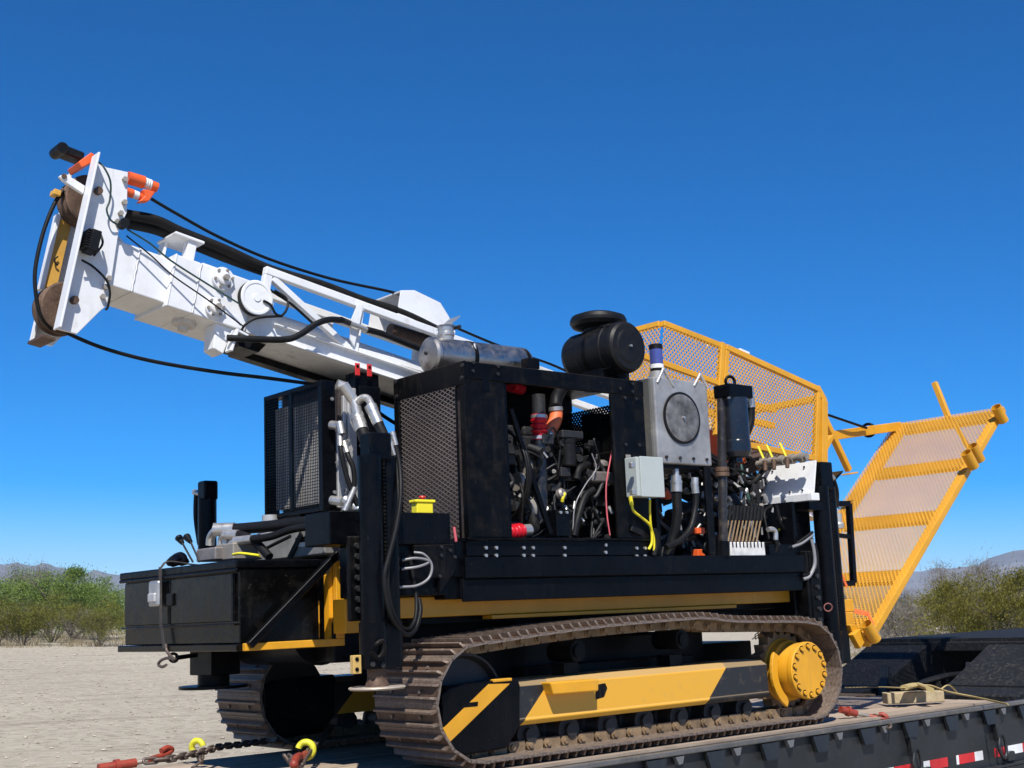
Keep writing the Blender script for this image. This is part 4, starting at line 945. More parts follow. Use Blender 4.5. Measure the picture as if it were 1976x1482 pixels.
# filter on its standpipe
fx = V((3.478, 0.280, 2.767))
FH = part('filter_head', MB().box(fx.x - 0.16, fx.x + 0.14, 0.20, 0.38, fx.z - 0.06, fx.z + 0.05), BLK, rig, 0.008, 2)
part('filter_bowl', MB().lathe((fx.x - 0.01, 0.29, fx.z - 0.06), (0, 0, -1), [(0.115, 0), (0.113, 0.36), (0.118, 0.37), (0.118, 0.46), (0.10, 0.50), (0.04, 0.51), (0.04, 0.545), (0, 0.55)], 32), paint('gloss_black', (0.012, 0.014, 0.02), 0.16, dust=0.05, dustcol=(0.1, 0.08, 0.07)), FH)
part('lifting_ring', MB().torus((fx.x - 0.04, 0.29, fx.z + 0.085), (0.3, 1, 0), 0.045, 0.014, 18, 8), BLKD, FH)
bolts([(fx.x - 0.13, 0.24, fx.z - 0.075), (fx.x + 0.0, 0.21, fx.z - 0.075), (fx.x + 0.10, 0.24, fx.z - 0.075)], (0, 0, 1), 0.016, STE, FH, 0.02)
hose('filter_hose', [(3.648, 0.270, 2.760), (3.658, 0.270, 2.603), (3.628, 0.280, 2.468), (3.520, 0.320, 2.289), (3.451, 0.360, 2.136)], 0.036, RUB, (0,), fl=0.12)
SPM = paint('brown_standpipe', (0.02, 0.016, 0.014), 0.32, dust=0.2)
spp = part('standpipe', MB().cyl((3.356, 0.330, 2.703), (3.245, 0.330, 1.372), 0.038, n=20), SPM, rig)
part('pipe_collar', MB().lathe((3.301, 0.330, 2.039), (0, 0, 1), [(0.045, 0), (0.06, 0.004), (0.06, 0.035), (0.05, 0.04), (0.06, 0.045), (0.06, 0.075), (0.045, 0.08)], 20), RST, spp)
part('pipe_socket', MB().cyl((3.245, 0.330, 1.372), (3.258, 0.330, 1.500), 0.052, n=20), BLKD, spp)
# hoses under the tank
hose('suction_hose', [(2.765, 0.360, 1.960), (2.759, 0.360, 1.834), (2.756, 0.360, 1.729), (2.742, 0.380, 1.606), (2.725, 0.400, 1.524), (2.687, 0.420, 1.393)], 0.040, RUB, (0,), fl=0.06)
hose('pressure_hose', [(2.965, 0.340, 1.952), (2.968, 0.340, 1.858), (2.946, 0.340, 1.752), (2.865, 0.330, 1.603), (2.723, 0.320, 1.506), (2.557, 0.320, 1.452)], 0.026, RUB, (0,), fl=0.06)
hose('pressure_hose', [(3.591, 0.600, 1.786), (3.365, 0.600, 1.857), (3.165, 0.600, 1.800), (3.046, 0.600, 1.754), (2.907, 0.600, 1.731)], 0.05, RUB)
hose('pressure_hose', [(3.523, 0.500, 2.042), (3.458, 0.500, 1.929), (3.320, 0.500, 1.873), (3.241, 0.550, 1.819)], 0.04, RUB)
stf = MB()
for a, b, r in (((2.770, 0.360, 2.087), (2.770, 0.360, 2.024), 0.025), ((2.771, 0.360, 2.032), (2.767, 0.360, 1.982), 0.042), ((2.767, 0.360, 1.982), (2.760, 0.360, 1.906), 0.032), ((2.763, 0.360, 1.939), (2.761, 0.360, 1.922), 0.042), ((2.971, 0.340, 2.020), (2.964, 0.340, 1.943), 0.03)):
    stf.cyl(a, b, r, n=8)
part('pipe_fittings', stf, STE, rig, kind='stuff')
bs = MB(); bs.box(2.50, 3.06, 0.74, 0.77, 1.39, 2.09)
part('rear_bulkhead', MB().box(2.40, 2.62, 0.9, 1.05, 1.39, 2.6), BLK, rig)
part('orange_valve', MB().box(*(lambda a, b: (a[0], b[0], 0.50, 0.60, b[2], a[2]))((3.135, 0.500, 1.627), (3.233, 0.500, 1.576))), ORG, rig, 0.004)
part('orange_valve', MB().prism([(3.034, 0.420, 1.366), (3.123, 0.420, 1.365), (3.126, 0.420, 1.399), (3.090, 0.420, 1.416), (3.098, 0.420, 1.442), (3.042, 0.420, 1.442)], (0, 0.08, 0)), ORG, rig, 0.004)
part('valve_guard', MB().box(*(lambda a, b: (a[0], b[0], 0.52, 0.62, b[2], a[2]))((3.134, 0.500, 1.747), (3.245, 0.500, 1.641))), BLKD, rig, 0.006)
part('swivel_joint', MB().cyl((2.962, 0.700, 1.944), (3.030, 0.700, 1.858), 0.05, n=12), ORG, rig)

# ---------------------------------------------------------------- rear controls
lvb = MB(); a_, b_ = (3.354, 0.340, 1.497), (3.800, 0.340, 1.357)
lvb.box(a_[0], b_[0], 0.34, 0.46, b_[2], a_[2])
LV = part('lever_bank', lvb, paint('scuffed_white_decal', (0.68, 0.67, 0.64), 0.5, dust=0.25, scale=14, dustcol=(0.3, 0.28, 0.25)), rig, 0.004, label='white fronted valve bank with a row of black levers')
part('valve_block', MB().box(a_[0], b_[0], 0.47, 0.60, b_[2], a_[2] + 0.07), RST, LV, 0.006)
for i in range(10):
    x = a_[0] + 0.02 + (b_[0] - a_[0] - 0.03) * i / 9; lean = 0.055
    zt = a_[2] + 0.01
    part('lever_rod', MB().tube([(x, 0.42, zt), (x + lean, 0.40, zt + 0.19)], 0.0085, 6), LINK, LV)
    part('lever_grip', MB().cyl((x + lean, 0.40, zt + 0.18), (x + lean * 1.5, 0.395, zt + 0.30), 0.016, 0.019, 10), PLA, LV)
    part('grip_slot', MB().box(x + 0.002, x + 0.016, 0.3375, 0.34, a_[2] - 0.045, a_[2]), BLKD, LV)
a_, b_ = (3.880, 0.360, 1.482), (4.305, 0.360, 1.355)
part('junction_box', MB().box(a_[0], b_[0], 0.36, 0.6, b_[2], a_[2]), BLK, rig, 0.008, 2)
lf = MB().tube([(3.881, 0.360, 1.606), (3.930, 0.360, 1.611), (3.977, 0.360, 1.589), (3.975, 0.360, 1.517)], 0.022, 10)
part('elbow_fitting', lf, STE, rig)
hose('pilot_hose', [(3.975, 0.360, 1.517), (3.989, 0.360, 1.459), (3.972, 0.380, 1.403)], 0.022, RUB)
# white transverse control panel facing forward
px_ = 4.40
sheet = MB().prism([(px_, 0.24, 1.93), (px_, 1.24, 1.93), (px_ + 0.02, 1.24, 2.04), (px_ + 0.04, 0.90, 2.12), (px_ + 0.07, 0.84, 2.215), (px_ + 0.07, 0.24, 2.22)], (0.012, 0, -0.006))
CPN = part('control_panel', sheet, WHT, rig, 0.002, label='white transverse control panel with ball valves along its top')
bt = MB().box(px_ - 0.03, px_ + 0.08, 0.24, 1.55, 1.86, 1.926)
part('panel_rail', bt, WHT, CPN, 0.004)
part('panel_rail', MB().box(px_ - 0.06, px_ + 0.0, 0.86, 1.55, 2.05, 2.12), WHT, CPN, 0.004)
bolts([(px_ + 0.05, 0.36, 2.17), (px_ + 0.05, 0.72, 2.17), (px_ - 0.001, 0.36, 1.96), (px_ - 0.001, 0.50, 1.955)], (-1, 0, 0), 0.010, DGR, CPN, 0.006)
mn = MB()
mn.cyl((px_ - 0.08, 0.22, 2.245), (px_ - 0.08, 0.78, 2.235), 0.032, n=14)
for y in (0.30, 0.41, 0.52, 0.63, 0.73): mn.cyl((px_ - 0.08, y, 2.24), (px_ - 0.08, y - 0.05, 2.24), 0.046, n=8)
part('valve_manifold', mn, GREASE, CPN)
for y in (0.45, 0.60, 0.70):
    part('ball_valve_handle', MB().beam((px_ - 0.08, y, 2.27), (px_ - 0.08, y + 0.06, 2.40), 0.022, 0.012), HIV, CPN, 0.002)
    part('hanging_valve', MB().cyl((px_ - 0.13, y - 0.05, 2.25), (px_ - 0.15, y - 0.06, 2.16), 0.024, 0.018, 10), RST, CPN)
part('panel_underside', MB().box(px_ + 0.0, px_ + 0.25, 0.3, 1.6, 1.78, 1.855), BLKD, CPN)
gg = MB().cyl((4.310, 0.750, 2.071), (4.302, 0.750, 2.000), 0.04, n=12); gg.box(4.2, 4.3, 0.75, 0.85, 1.92, 2.05)
part('solenoid_block', gg, DGR, CPN, 0.005)
part('pressure_switch', MB().cyl((4.264, 0.700, 1.947), (4.300, 0.700, 1.877), 0.03, n=10), STE, CPN)
hose('green_hose', [(4.232, 0.900, 2.241), (4.198, 0.850, 2.077), (4.065, 0.700, 1.895), (3.948, 0.600, 1.724)], 0.016, GRN)
hose('grey_hose', [(4.315, 0.900, 2.206), (4.222, 0.850, 2.031), (3.897, 0.600, 1.769)], 0.012, GHO)
for k, (c0, c1, c2) in enumerate((((4.561, 0.900, 2.216), (4.268, 0.800, 2.004), (3.895, 0.550, 1.787)), ((4.460, 0.800, 2.081), (4.221, 0.700, 1.946), (3.888, 0.500, 1.760)), ((4.261, 0.600, 1.844), (4.083, 0.550, 1.768), (4.059, 0.500, 1.536)))):
    hose('pilot_hose', [c0, c1, c2], 0.012, RUB)
for c0, c1, c2 in (((4.333, 0.550, 1.688), (4.321, 0.540, 1.632), (4.320, 0.540, 1.563)), ((4.347, 0.550, 1.689), (4.394, 0.540, 1.633), (4.452, 0.540, 1.568)), ((4.346, 0.550, 1.679), (4.294, 0.540, 1.650), (4.254, 0.540, 1.618))):
    hose('yellow_cable', [c0, c1, c2], 0.010, HIV)
hose('red_wire', [(4.495, 0.500, 1.724), (4.479, 0.500, 1.654), (4.491, 0.500, 1.575)], 0.007, PINK)
hose('green_wire', [(4.545, 0.500, 1.771), (4.540, 0.500, 1.668), (4.543, 0.500, 1.575)], 0.010, GRN)
for k in range(3): hose('rear_hose', [(4.457, 0.330, 1.586) if k == 0 else ((4.453, 0.330, 1.558) if k == 1 else (4.462, 0.340, 1.527)), (4.330, 0.340, 1.526) if k == 0 else ((4.311, 0.340, 1.490) if k == 1 else (4.301, 0.350, 1.482)), (4.240, 0.360, 1.473) if k == 0 else ((4.188, 0.360, 1.455) if k == 1 else (4.142, 0.370, 1.447))], 0.014, GHO if k == 1 else RUB)
hose('rear_hose', [(4.395, 0.300, 1.524), (4.404, 0.290, 1.410), (4.396, 0.290, 1.297), (4.324, 0.300, 1.199), (4.260, 0.320, 1.174)], 0.016, GHO)
hose('rear_hose', [(4.434, 0.300, 1.488), (4.444, 0.290, 1.378), (4.416, 0.290, 1.274), (4.333, 0.300, 1.217), (4.250, 0.320, 1.210)], 0.013, RUB)
bw = MB(); bw.box(3.2, 4.28, 1.2, 1.24, 1.39, 1.75); bw.box(4.26, 4.30, 0.38, 2.4, 1.39, 1.858); bw.box(4.305, 4.62, 0.47, 0.50, 1.30, 1.858); bw.box(3.9, 4.0, 0.62, 0.72, 1.39, 1.8)
part('inner_bulkhead', bw, BLK, rig, 0.004)
bk = MB(); bk.box(3.5, 4.25, 0.62, 1.1, 1.39, 1.52)
part('pump_tray', bk, BLKD, rig, 0.006)
rnd = random.Random(21)
jn = MB()
for i in range(70):
    x, y, z = rnd.uniform(2.6, 4.35), rnd.uniform(0.45, 1.1), rnd.uniform(1.42, 1.95); s_ = rnd.uniform(0.012, 0.04)
    jn.cyl((x, y, z), (x + rnd.uniform(-.08, .08), y + rnd.uniform(-.08, .08), z + rnd.uniform(-.1, .1)), s_, n=8)
part('hydraulic_fittings', jn, DGR, rig, kind='stuff')
for i in range(26):
    x, y, z = rnd.uniform(3.1, 4.4), rnd.uniform(0.75, 1.25), rnd.uniform(2.05, 2.35)
    hose('bundled_hose', [(x, y, z), (x + 0.25, y + 0.03, z - 0.05 + rnd.uniform(-.1, .1)), (x + 0.5, y, z + rnd.uniform(-.25, .1)), (x + 0.75, y + 0.05, z - 0.2 + rnd.uniform(-.1, .1))], rnd.uniform(0.014, 0.028), RUB)
jn = MB()
for i in range(60):
    x, y, z = rnd.uniform(2.55, 4.4), rnd.uniform(0.42, 0.9), rnd.uniform(1.42, 2.1); s_ = rnd.uniform(0.008, 0.02)
    if 3.0 < x < 3.3 and y < 0.5: continue
    jn.cyl((x, y, z), (x + rnd.uniform(-.04, .04), y + rnd.uniform(-.03, .03), z + rnd.uniform(-.07, .07)), s_, n=8)
part('steel_couplings', jn, STE, rig, kind='stuff')
for i in range(22):
    x, y, z = rnd.uniform(2.6, 4.2), rnd.uniform(0.45, 0.8), rnd.uniform(1.7, 2.05)
    pts = [(x, y, z)]
    for k in range(3): x += rnd.uniform(-.12, .16); z -= rnd.uniform(0.0, 0.2); pts.append((x, y + rnd.uniform(-.05, .05), max(1.4, z)))
    hose('service_hose', pts, rnd.uniform(0.008, 0.02), (RUB, RUB, RUB, GHO)[i % 4])
# black guard loop and lamps at the rear corner
gl2 = MB()
q = [(4.963, 0.500, 1.864), (5.266, 0.500, 1.871), (5.234, 0.500, 1.134), (4.925, 0.500, 1.125)]
for a, b in ((0, 1), (1, 2), (2, 3)): gl2.beam(q[a], q[b], 0.05, 0.05, (0, 1, 0))
gl2.beam((5.003, 0.500, 1.578), (5.238, 0.500, 1.560), 0.04, 0.04, (0, 1, 0))
part('rear_guard_loop', gl2, BLK, rig, 0.004)
part('rear_lamp', MB().lathe((5.101, 0.520, 1.638), (0, 0, 1), [(0, 0), (0.05, 0), (0.055, 0.04), (0.04, 0.06), (0.04, 0.14), (0, 0.15)], 18), ALU, rig)
hose('jack_hose', [(4.796, 0.360, 2.132), (4.865, 0.360, 2.073), (4.931, 0.380, 1.958), (4.931, 0.400, 1.817)], 0.02, RUB, (0,))
part('toggle_plate', MB().prism([(5.033, 0.500, 2.093), (5.229, 0.500, 2.183), (5.202, 0.500, 2.157), (5.053, 0.500, 2.060)], (0, 0.2, 0)), BLK, rig)
hk = MB().tube([(4.897, 0.420, 1.431), (4.928, 0.420, 1.369), (4.883, 0.420, 1.323), (4.923, 0.420, 1.276), (4.876, 0.420, 1.216)], 0.01, 6)
part('hanging_wire', hk, STE, rig)

# ---------------------------------------------------------------- mast (u along the mast, w square to it)
TH = math.radians(11.0)
EU = V((math.cos(TH), 0, -math.sin(TH))); EW = V((math.sin(TH), 0, math.cos(TH))); EYV = V((0, 1, 0))
def U(u, w, y): return V((-1.972, y, 2.915)) + EU * u + EW * w
def ubox(m, u0, u1, y0, y1, w0, w1):
    return m.obox(U((u0 + u1) / 2, (w0 + w1) / 2, (y0 + y1) / 2), EU * (u1 - u0) / 2, EYV * (y1 - y0) / 2, EW * (w1 - w0) / 2)
def uprism(m, pts, y0, y1): return m.prism([U(a, b, y0) for a, b in pts], (0, y1 - y0, 0))

ms = MB()
ubox(ms, 0.25, 0.443, 1.32, 1.76, 0.41, 0.733); ubox(ms, 0.446, 0.72, 1.32, 1.76, 0.41, 0.733)
MAST = part('mast', ms, WHT, rig, 0.008, 2, label='white telescoping mast lowered over the front of the rig')
s1 = MB(); ubox(s1, 0.69, 0.88, 1.28, 1.80, 0.385, 0.765); ubox(s1, 0.883, 1.30, 1.28, 1.80, 0.385, 0.765); ubox(s1, 0.685, 0.70, 1.275, 1.805, 0.38, 0.77)
part('outer_sleeve', s1, WHT, MAST, 0.008, 2)
part('sleeve_strip', uprism(MB(), [(0.90, 0.767), (1.06, 0.767), (1.06, 0.778), (0.90, 0.778)], 1.30, 1.75), WHT, MAST)
for u in (0.4445, 0.8815):
    wd = MB(); yy = 1.317 if u < 0.6 else 1.277
    wd.tube([U(u + 0.002 * math.sin(k * 1.7), (0.415 if u < 0.6 else 0.39) + (0.315 if u < 0.6 else 0.37) * k / 16, yy) for k in range(17)], 0.006, 5, raw=True)
    part('weld_bead', wd, WHT, MAST)
wd = MB().tube([U(0.268, 0.41 + 0.32 * k / 12, 1.316 + 0.002 * math.sin(2.3 * k)) for k in range(13)], 0.009, 5, raw=True)
part('weld_bead', wd, WHT, MAST)
# crown block
hp = [(0.0, 0.0), (0.135, 0.005), (0.25, 0.20), (0.29, 0.255), (0.283, 0.42), (0.262, 0.80), (0.29, 0.93), (0.24, 1.215), (0.09, 1.19), (0.0, 1.21)]
for y0, y1 in ((1.285, 1.305), (1.72, 1.74)):
    part('crown_plate', uprism(MB(), hp, y0, y1), WHT, MAST, 0.003)
for y0, y1 in ((1.19, 1.305), (1.68, 1.74)):
    f_ = MB(); ubox(f_, -0.016, -0.001, y0, y1, -0.01, 1.235); part('crown_flange', f_, WHT, MAST, 0.003)
part('crown_gusset', uprism(MB(), [(0.262, 0.80), (0.36, 0.735), (0.262, 0.735)], 1.36, 1.38), WHT, MAST)
fz = MB(); ubox(fz, -0.03, 0.06, 1.45, 1.72, -0.03, -0.012); part('crown_base_plate', fz, RST, MAST)
for w in (1.0, 0.215):
    sv = MB().lathe(U(0.085, w, 1.42), (0, 1, 0), [(k_ * 0.86, t_) for k_, t_ in [(0, 0), (0.07, 0.0), (0.075, 0.03), (0.185, 0.03), (0.20, 0.035), (0.198, 0.05), (0.165, 0.07), (0.165, 0.08), (0.198, 0.10), (0.20, 0.115), (0.198, 0.13), (0.165, 0.15), (0.165, 0.16), (0.198, 0.18), (0.2, 0.195), (0.185, 0.2), (0.075, 0.2), (0.07, 0.23), (0, 0.23)]], 44)
    part('rope_sheave', sv, RST, MAST)
    part('sheave_pin', MB().cyl(U(0.064, w, 1.285), U(0.064, w, 1.25), 0.027, n=12), RST, MAST)
wp = MB(); ubox(wp, -0.035, 0.05, 1.62, 1.66, 0.36, 0.86); part('wear_plate', wp, OCH, MAST, 0.003)
wp = MB(); ubox(wp, -0.065, -0.037, 1.60, 1.67, 0.33, 0.88); part('wear_plate_edge', wp, WHT, MAST, 0.003)
tbm = MB(); uprism(tbm, [(-0.20, 1.01), (-0.17, 1.045), (-0.02, 1.01), (-0.02, 0.95), (-0.17, 0.99)], 1.29, 1.32)
ct = part('rope_anchor_tab', tbm, WHT, MAST, 0.004)
part('rope_anchor_pin', MB().cyl(U(-0.17, 1.02, 1.28), U(-0.17, 1.02, 1.34), 0.018, n=10), RST, MAST)
part('rope_end_block', MB().obox(U(-0.135, 0.97, 1.5), EU * 0.025, EYV * 0.04, EW * 0.02), OCH, MAST, 0.004)
part('top_bracket', uprism(MB(), [(-0.09, 1.17), (-0.02, 1.27), (0.02, 1.26), (0.0, 1.20), (-0.06, 1.14)], 1.32, 1.52), ORG, MAST, 0.004)
rb = MB().obox(U(-0.10, 1.285, 1.52), EU * 0.085, EYV * 0.06, EW * 0.032); rb.cyl(U(-0.17, 1.285, 1.45), U(-0.17, 1.285, 1.6), 0.04, n=14)
part('guide_roller', rb, PLA, MAST, 0.01)
boltp = [(0.225, 1.15), (0.255, 0.99), (0.245, 0.905), (0.235, 0.84), (0.26, 0.435), (0.25, 0.37), (0.245, 0.30)]
bme = mesh_of('plate_bolt', MB().cyl((0, 0, 0), (0, -0.028, 0), 0.019, n=6), GREASE)
for a, b in boltp: inst('plate_bolt', bme, MAST, Matrix.Translation(U(a, b, 1.285)))
wl = MB().obox(U(0.075, 0.615, 1.21), EU * 0.035, EYV * 0.06, EW * 0.075)
WLO = part('work_light', wl, PLA, MAST, 0.008, 2, label='black finned work light on the crown plate')
lf_ = MB()
for k in range(8): lf_.obox(U(0.03, 0.555 + 0.017 * k, 1.20), EU * 0.012, EYV * 0.055, EW * 0.004)
part('light_fins', lf_, PLA, MAST)
part('light_bracket', MB().tube([U(0.12, 0.70, 1.22), U(0.14, 0.62, 1.19), U(0.11, 0.53, 1.22)], 0.008, 6), PLA, MAST)
# orange rope tensioners
for a, b, c, r in (((-1.459, 1.400, 4.064), (-1.342, 1.400, 4.052), (-1.242, 1.400, 4.032), 0.045), ((-1.469, 1.400, 3.961), (-1.420, 1.400, 3.955), (-1.344, 1.400, 3.938), 0.032)):
    part('tensioner_cylinder', MB().cyl(a, b, r, n=20), ORG, MAST)
    part('tensioner_spring', MB().helix(b, V(b).lerp(V(c), 0.55), r * 0.72, 0.008, 3.5), WHT, MAST)
    part('tensioner_cap', MB().cyl(V(b).lerp(V(c), 0.55), c, r * 0.8, n=16), ORG, MAST)
part('tensioner_yoke', MB().prism([(-1.363, 1.360, 3.988), (-1.325, 1.360, 3.991), (-1.271, 1.360, 3.985), (-1.317, 1.360, 3.910), (-1.392, 1.360, 3.892), (-1.347, 1.360, 3.942)], (0, 0.06, 0)), ORG, MAST, 0.005)
# bracket carrying the hose track
bkt = MB(); ubox(bkt, 0.66, 0.885, 1.30, 1.60, 0.915, 0.935); ubox(bkt, 0.775, 0.84, 1.32, 1.40, 0.765, 0.915); ubox(bkt, 0.68, 0.70, 1.5, 1.6, 0.765, 0.915)
part('hose_bracket', bkt, WHT, MAST, 0.003)
# bolted flanges
def flange(u, w, r, y=1.28):
    f = MB().lathe(U(u, w, y), (0, -1, 0), [(r, 0), (r, 0.02), (r * 0.97, 0.024), (r * 0.62, 0.026), (r * 0.55, 0.045), (r * 0.4, 0.05), (0, 0.05)], 24)
    F = part('guide_flange', f, WHT, MAST)
    b = MB()
    for k in range(6):
        t = math.pi * k / 3 + 0.3; b.cyl(U(u + r * 0.78 * math.cos(t), w + r * 0.78 * math.sin(t), y - 0.022), U(u + r * 0.78 * math.cos(t), w + r * 0.78 * math.sin(t), y - 0.04), 0.011, n=6)
    b.cyl(U(u, w, y - 0.045), U(u, w, y - 0.085), 0.022, n=6)
    part('flange_bolts', b, GREASE, MAST, kind='stuff')
flange(1.055, 0.70, 0.085); flange(1.035, 0.475, 0.075)
f = MB().lathe(U(1.04, 0.765, 1.5), EW, [(0.09, 0), (0.09, 0.03), (0.05, 0.04), (0, 0.05)], 20); part('guide_flange', f, WHT, MAST)
f = MB().lathe(U(0.93, 0.385, 1.5), -EW, [(0.085, 0), (0.085, 0.03), (0.04, 0.04), (0.035, 0.07), (0, 0.07)], 20); part('guide_flange', f, paint('grey_white', (0.5, 0.48, 0.45), 0.5, dust=0.3), MAST)
bb = MB().prism([U(1.08, 0.385, 1.31), U(1.30, 0.385, 1.31), U(1.22, 0.345, 1.31), U(1.18, 0.18, 1.31), U(1.10, 0.20, 1.31)], (0, 0.16, 0))
part('lower_bracket', bb, WHT, MAST, 0.006)
bb = MB(); bb.beam(U(1.19, 0.19, 1.25), U(1.21, 0.36, 1.25), 0.09, 0.02, EU); bb.beam(U(1.21, 0.35, 1.25), U(1.30, 0.335, 1.25), 0.08, 0.02, EW)
part('hose_saddle', bb, WHT, MAST, 0.004)
# hose reel
rl = MB().lathe(U(1.315, 0.632, 1.27), (0, -1, 0), [(0.10, 0), (0.128, 0.0), (0.128, 0.05), (0.10, 0.052)], 40)
part('reel_rim', rl, PLA, MAST)
rl = MB().lathe(U(1.315, 0.632, 1.222), (0, -1, 0), [(0.128, -0.006), (0.128, 0.006), (0.122, 0.010), (0.105, 0.010), (0.10, 0.006), (0.03, 0.006), (0.028, 0.012), (0, 0.012)], 40)
part('hose_reel', rl, WHT, MAST)
part('reel_tab', MB().obox(U(1.42, 0.61, 1.235), EU * 0.04, EYV * 0.005, EW * 0.03), WHT, MAST, 0.002)
# open lattice section
chs = MB(); uprism(chs, [(1.30, 0.765), (1.42, 0.72), (1.55, 0.50), (7.9, 0.50), (7.9, 0.385), (1.30, 0.385)], 1.30, 1.315)
part('chord_web', chs, WHT, MAST, 0.003)
chs = MB(); ubox(chs, 1.52, 7.9, 1.26, 1.299, 0.498, 0.51); ubox(chs, 1.52, 7.9, 1.26, 1.299, 0.385, 0.397)
part('chord_flange', chs, WHT, MAST, 0.003)
und = MB(); ubox(und, 1.30, 7.9, 1.317, 1.80, 0.385, 0.40); ubox(und, 1.30, 7.9, 1.785, 1.80, 0.402, 0.64)
part('mast_floor', und, WHT, MAST)
cw = MB(); ubox(cw, 1.55, 7.9, 1.60, 1.612, 0.402, 0.60)
part('centre_web', cw, WHT, MAST)
for y0 in (1.30, 1.74):
    rl = MB(); ubox(rl, 1.39, 5.3, y0, y0 + 0.06, 0.865, 0.925)
    part('top_rail', rl, WHT, MAST, 0.006, 2)
    for u in (1.42, 2.23, 3.1, 4.0):
        p_ = MB(); ubox(p_, u - 0.032, u + 0.032, y0 + 0.003, y0 + 0.057, 0.50 if u > 1.5 else 0.74, 0.865); part('rail_post', p_, WHT, MAST, 0.004)
    for u0, u1 in ((1.46, 2.20), (2.27, 3.05)):
        p_ = MB().beam(U(u0, 0.855 if u0 < 2 else 0.53, y0 + 0.03), U(u1, 0.52 if u0 < 2 else 0.57, y0 + 0.03), 0.05, 0.05, EYV); part('rail_diagonal', p_, WHT, MAST, 0.004)
part('mast_cylinder', MB().cyl(U(1.6, 0.63, 1.52), U(3.6, 0.63, 1.52), 0.045, n=20), WHT, MAST)
part('winch_drum', MB().cyl((0.813, 1.550, 3.261), (1.237, 1.550, 3.198), 0.055, n=20), RST, MAST)
hd = [(0.795, 1.420, 3.339), (0.842, 1.420, 3.565), (0.975, 1.420, 3.583), (1.232, 1.420, 3.511), (1.313, 1.420, 3.408), (1.377, 1.420, 3.284), (1.359, 1.420, 3.217)]
part('sheave_guard', MB().prism(hd, (0, 0.012, 0)), WHT, MAST, 0.002)
hd2 = [V(p) + V((0, 0.012, 0)) for p in hd[1:4]]
gm = MB()
for a, b in zip(hd2[:-1], hd2[1:]):
    gm.prism([a, b, b + V((0, 0.42, 0)), a + V((0, 0.42, 0))], (0, 0, -0.012))
gm.prism([V(hd[1]) + V((0, 0.40, 0)), V(hd[2]) + V((0, 0.40, 0)), V(hd[3]) + V((0, 0.40, 0)), V(hd[5]) + V((0, 0.40, 0)), V(hd[0]) + V((0, 0.40, 0))], (0, 0.012, 0))
part('sheave_guard_top', gm, WHT, MAST)
part('support_box', uprism(MB(), [(1.30, 0.384), (1.55, 0.384), (1.50, 0.31), (1.34, 0.31)], 1.42, 1.70), BLKD, MAST)
mr = MB(); ubox(mr, 1.45, 7.5, 1.70, 1.80, 0.33, 0.38); part('guide_rail', mr, BLKD, MAST)
bolts([U(1.40, 0.345, 1.415)], (0, -1, 0), 0.03, DGR, MAST, 0.012)
# ropes, cables and hoses on the mast (u, w, y)
def mh(name, pts, r, mat=RUB, n=8, flat=1.0): return part(name, MB().tube([V(p) for p in pts], r, n, flat=flat), mat, MAST)
mh('wire_rope', [(-1.283, 1.400, 3.942), (-1.087, 1.420, 3.875), (-0.750, 1.450, 3.768), (-0.310, 1.480, 3.668), (0.245, 1.500, 3.596), (0.791, 1.520, 3.572), (1.036, 1.580, 3.560)], 0.012)
mh('wire_rope', [(1.431, 1.550, 3.368), (1.814, 1.550, 3.275), (2.214, 1.550, 3.192), (2.602, 1.550, 3.122), (3.259, 1.550, 2.929)], 0.012)
mh('hoist_rope', [(-1.868, 1.500, 3.924), (-1.929, 1.500, 3.814), (-1.998, 1.500, 3.605), (-2.044, 1.500, 3.349), (-2.032, 1.500, 3.157), (-1.996, 1.500, 3.039), (-1.925, 1.500, 2.960)], 0.014)
mh('hoist_rope', [(-1.874, 1.500, 2.969), (-1.750, 1.500, 2.918), (-1.534, 1.500, 2.858), (-1.198, 1.500, 2.807), (-0.725, 1.500, 2.775), (-0.307, 1.500, 2.765), (0.103, 1.520, 2.755)], 0.014)
mh('hoist_rope', [(0.627, 1.500, 2.589), (0.723, 1.500, 2.538), (0.820, 1.500, 2.494), (0.944, 1.500, 2.452)], 0.016)
mh('hose_track', [(-1.446, 1.450, 3.814), (-1.229, 1.450, 3.809), (-1.033, 1.450, 3.754), (-0.709, 1.450, 3.681), (-0.327, 1.450, 3.579), (0.119, 1.450, 3.519), (0.495, 1.450, 3.443), (0.888, 1.450, 3.381), (1.350, 1.450, 3.243)], 0.040, RUBD, 8)
mh('hose_track', [(-1.408, 1.500, 3.766), (-1.205, 1.500, 3.754), (-0.969, 1.500, 3.700), (-0.641, 1.500, 3.625), (-0.299, 1.500, 3.562), (0.149, 1.500, 3.493), (0.527, 1.500, 3.424), (0.922, 1.500, 3.344), (1.387, 1.500, 3.213)], 0.036, RUBD, 8)
mh('hose_track', [(-1.390, 1.580, 3.821), (-1.169, 1.580, 3.811), (-0.848, 1.580, 3.731), (-0.254, 1.580, 3.595), (0.580, 1.580, 3.456), (1.449, 1.580, 3.256)], 0.034, RUBD, 8)
mh('signal_cable', [(-1.727, 1.270, 4.088), (-1.704, 1.220, 4.041), (-1.656, 1.220, 3.949), (-1.649, 1.240, 3.828), (-1.670, 1.240, 3.753), (-1.640, 1.240, 3.686), (-1.566, 1.260, 3.663)], 0.0065, GRN, 6)
mh('signal_cable', [(-1.519, 1.260, 3.649), (-1.352, 1.260, 3.573), (-1.200, 1.260, 3.475), (-0.932, 1.250, 3.343), (-0.718, 1.200, 3.220)], 0.0065, GRN, 6)
mh('signal_cable', [(-1.518, 1.270, 3.605), (-1.355, 1.250, 3.490), (-1.193, 1.240, 3.364), (-0.957, 1.200, 3.217), (-0.678, 1.200, 3.056)], 0.0055, RUB, 6)
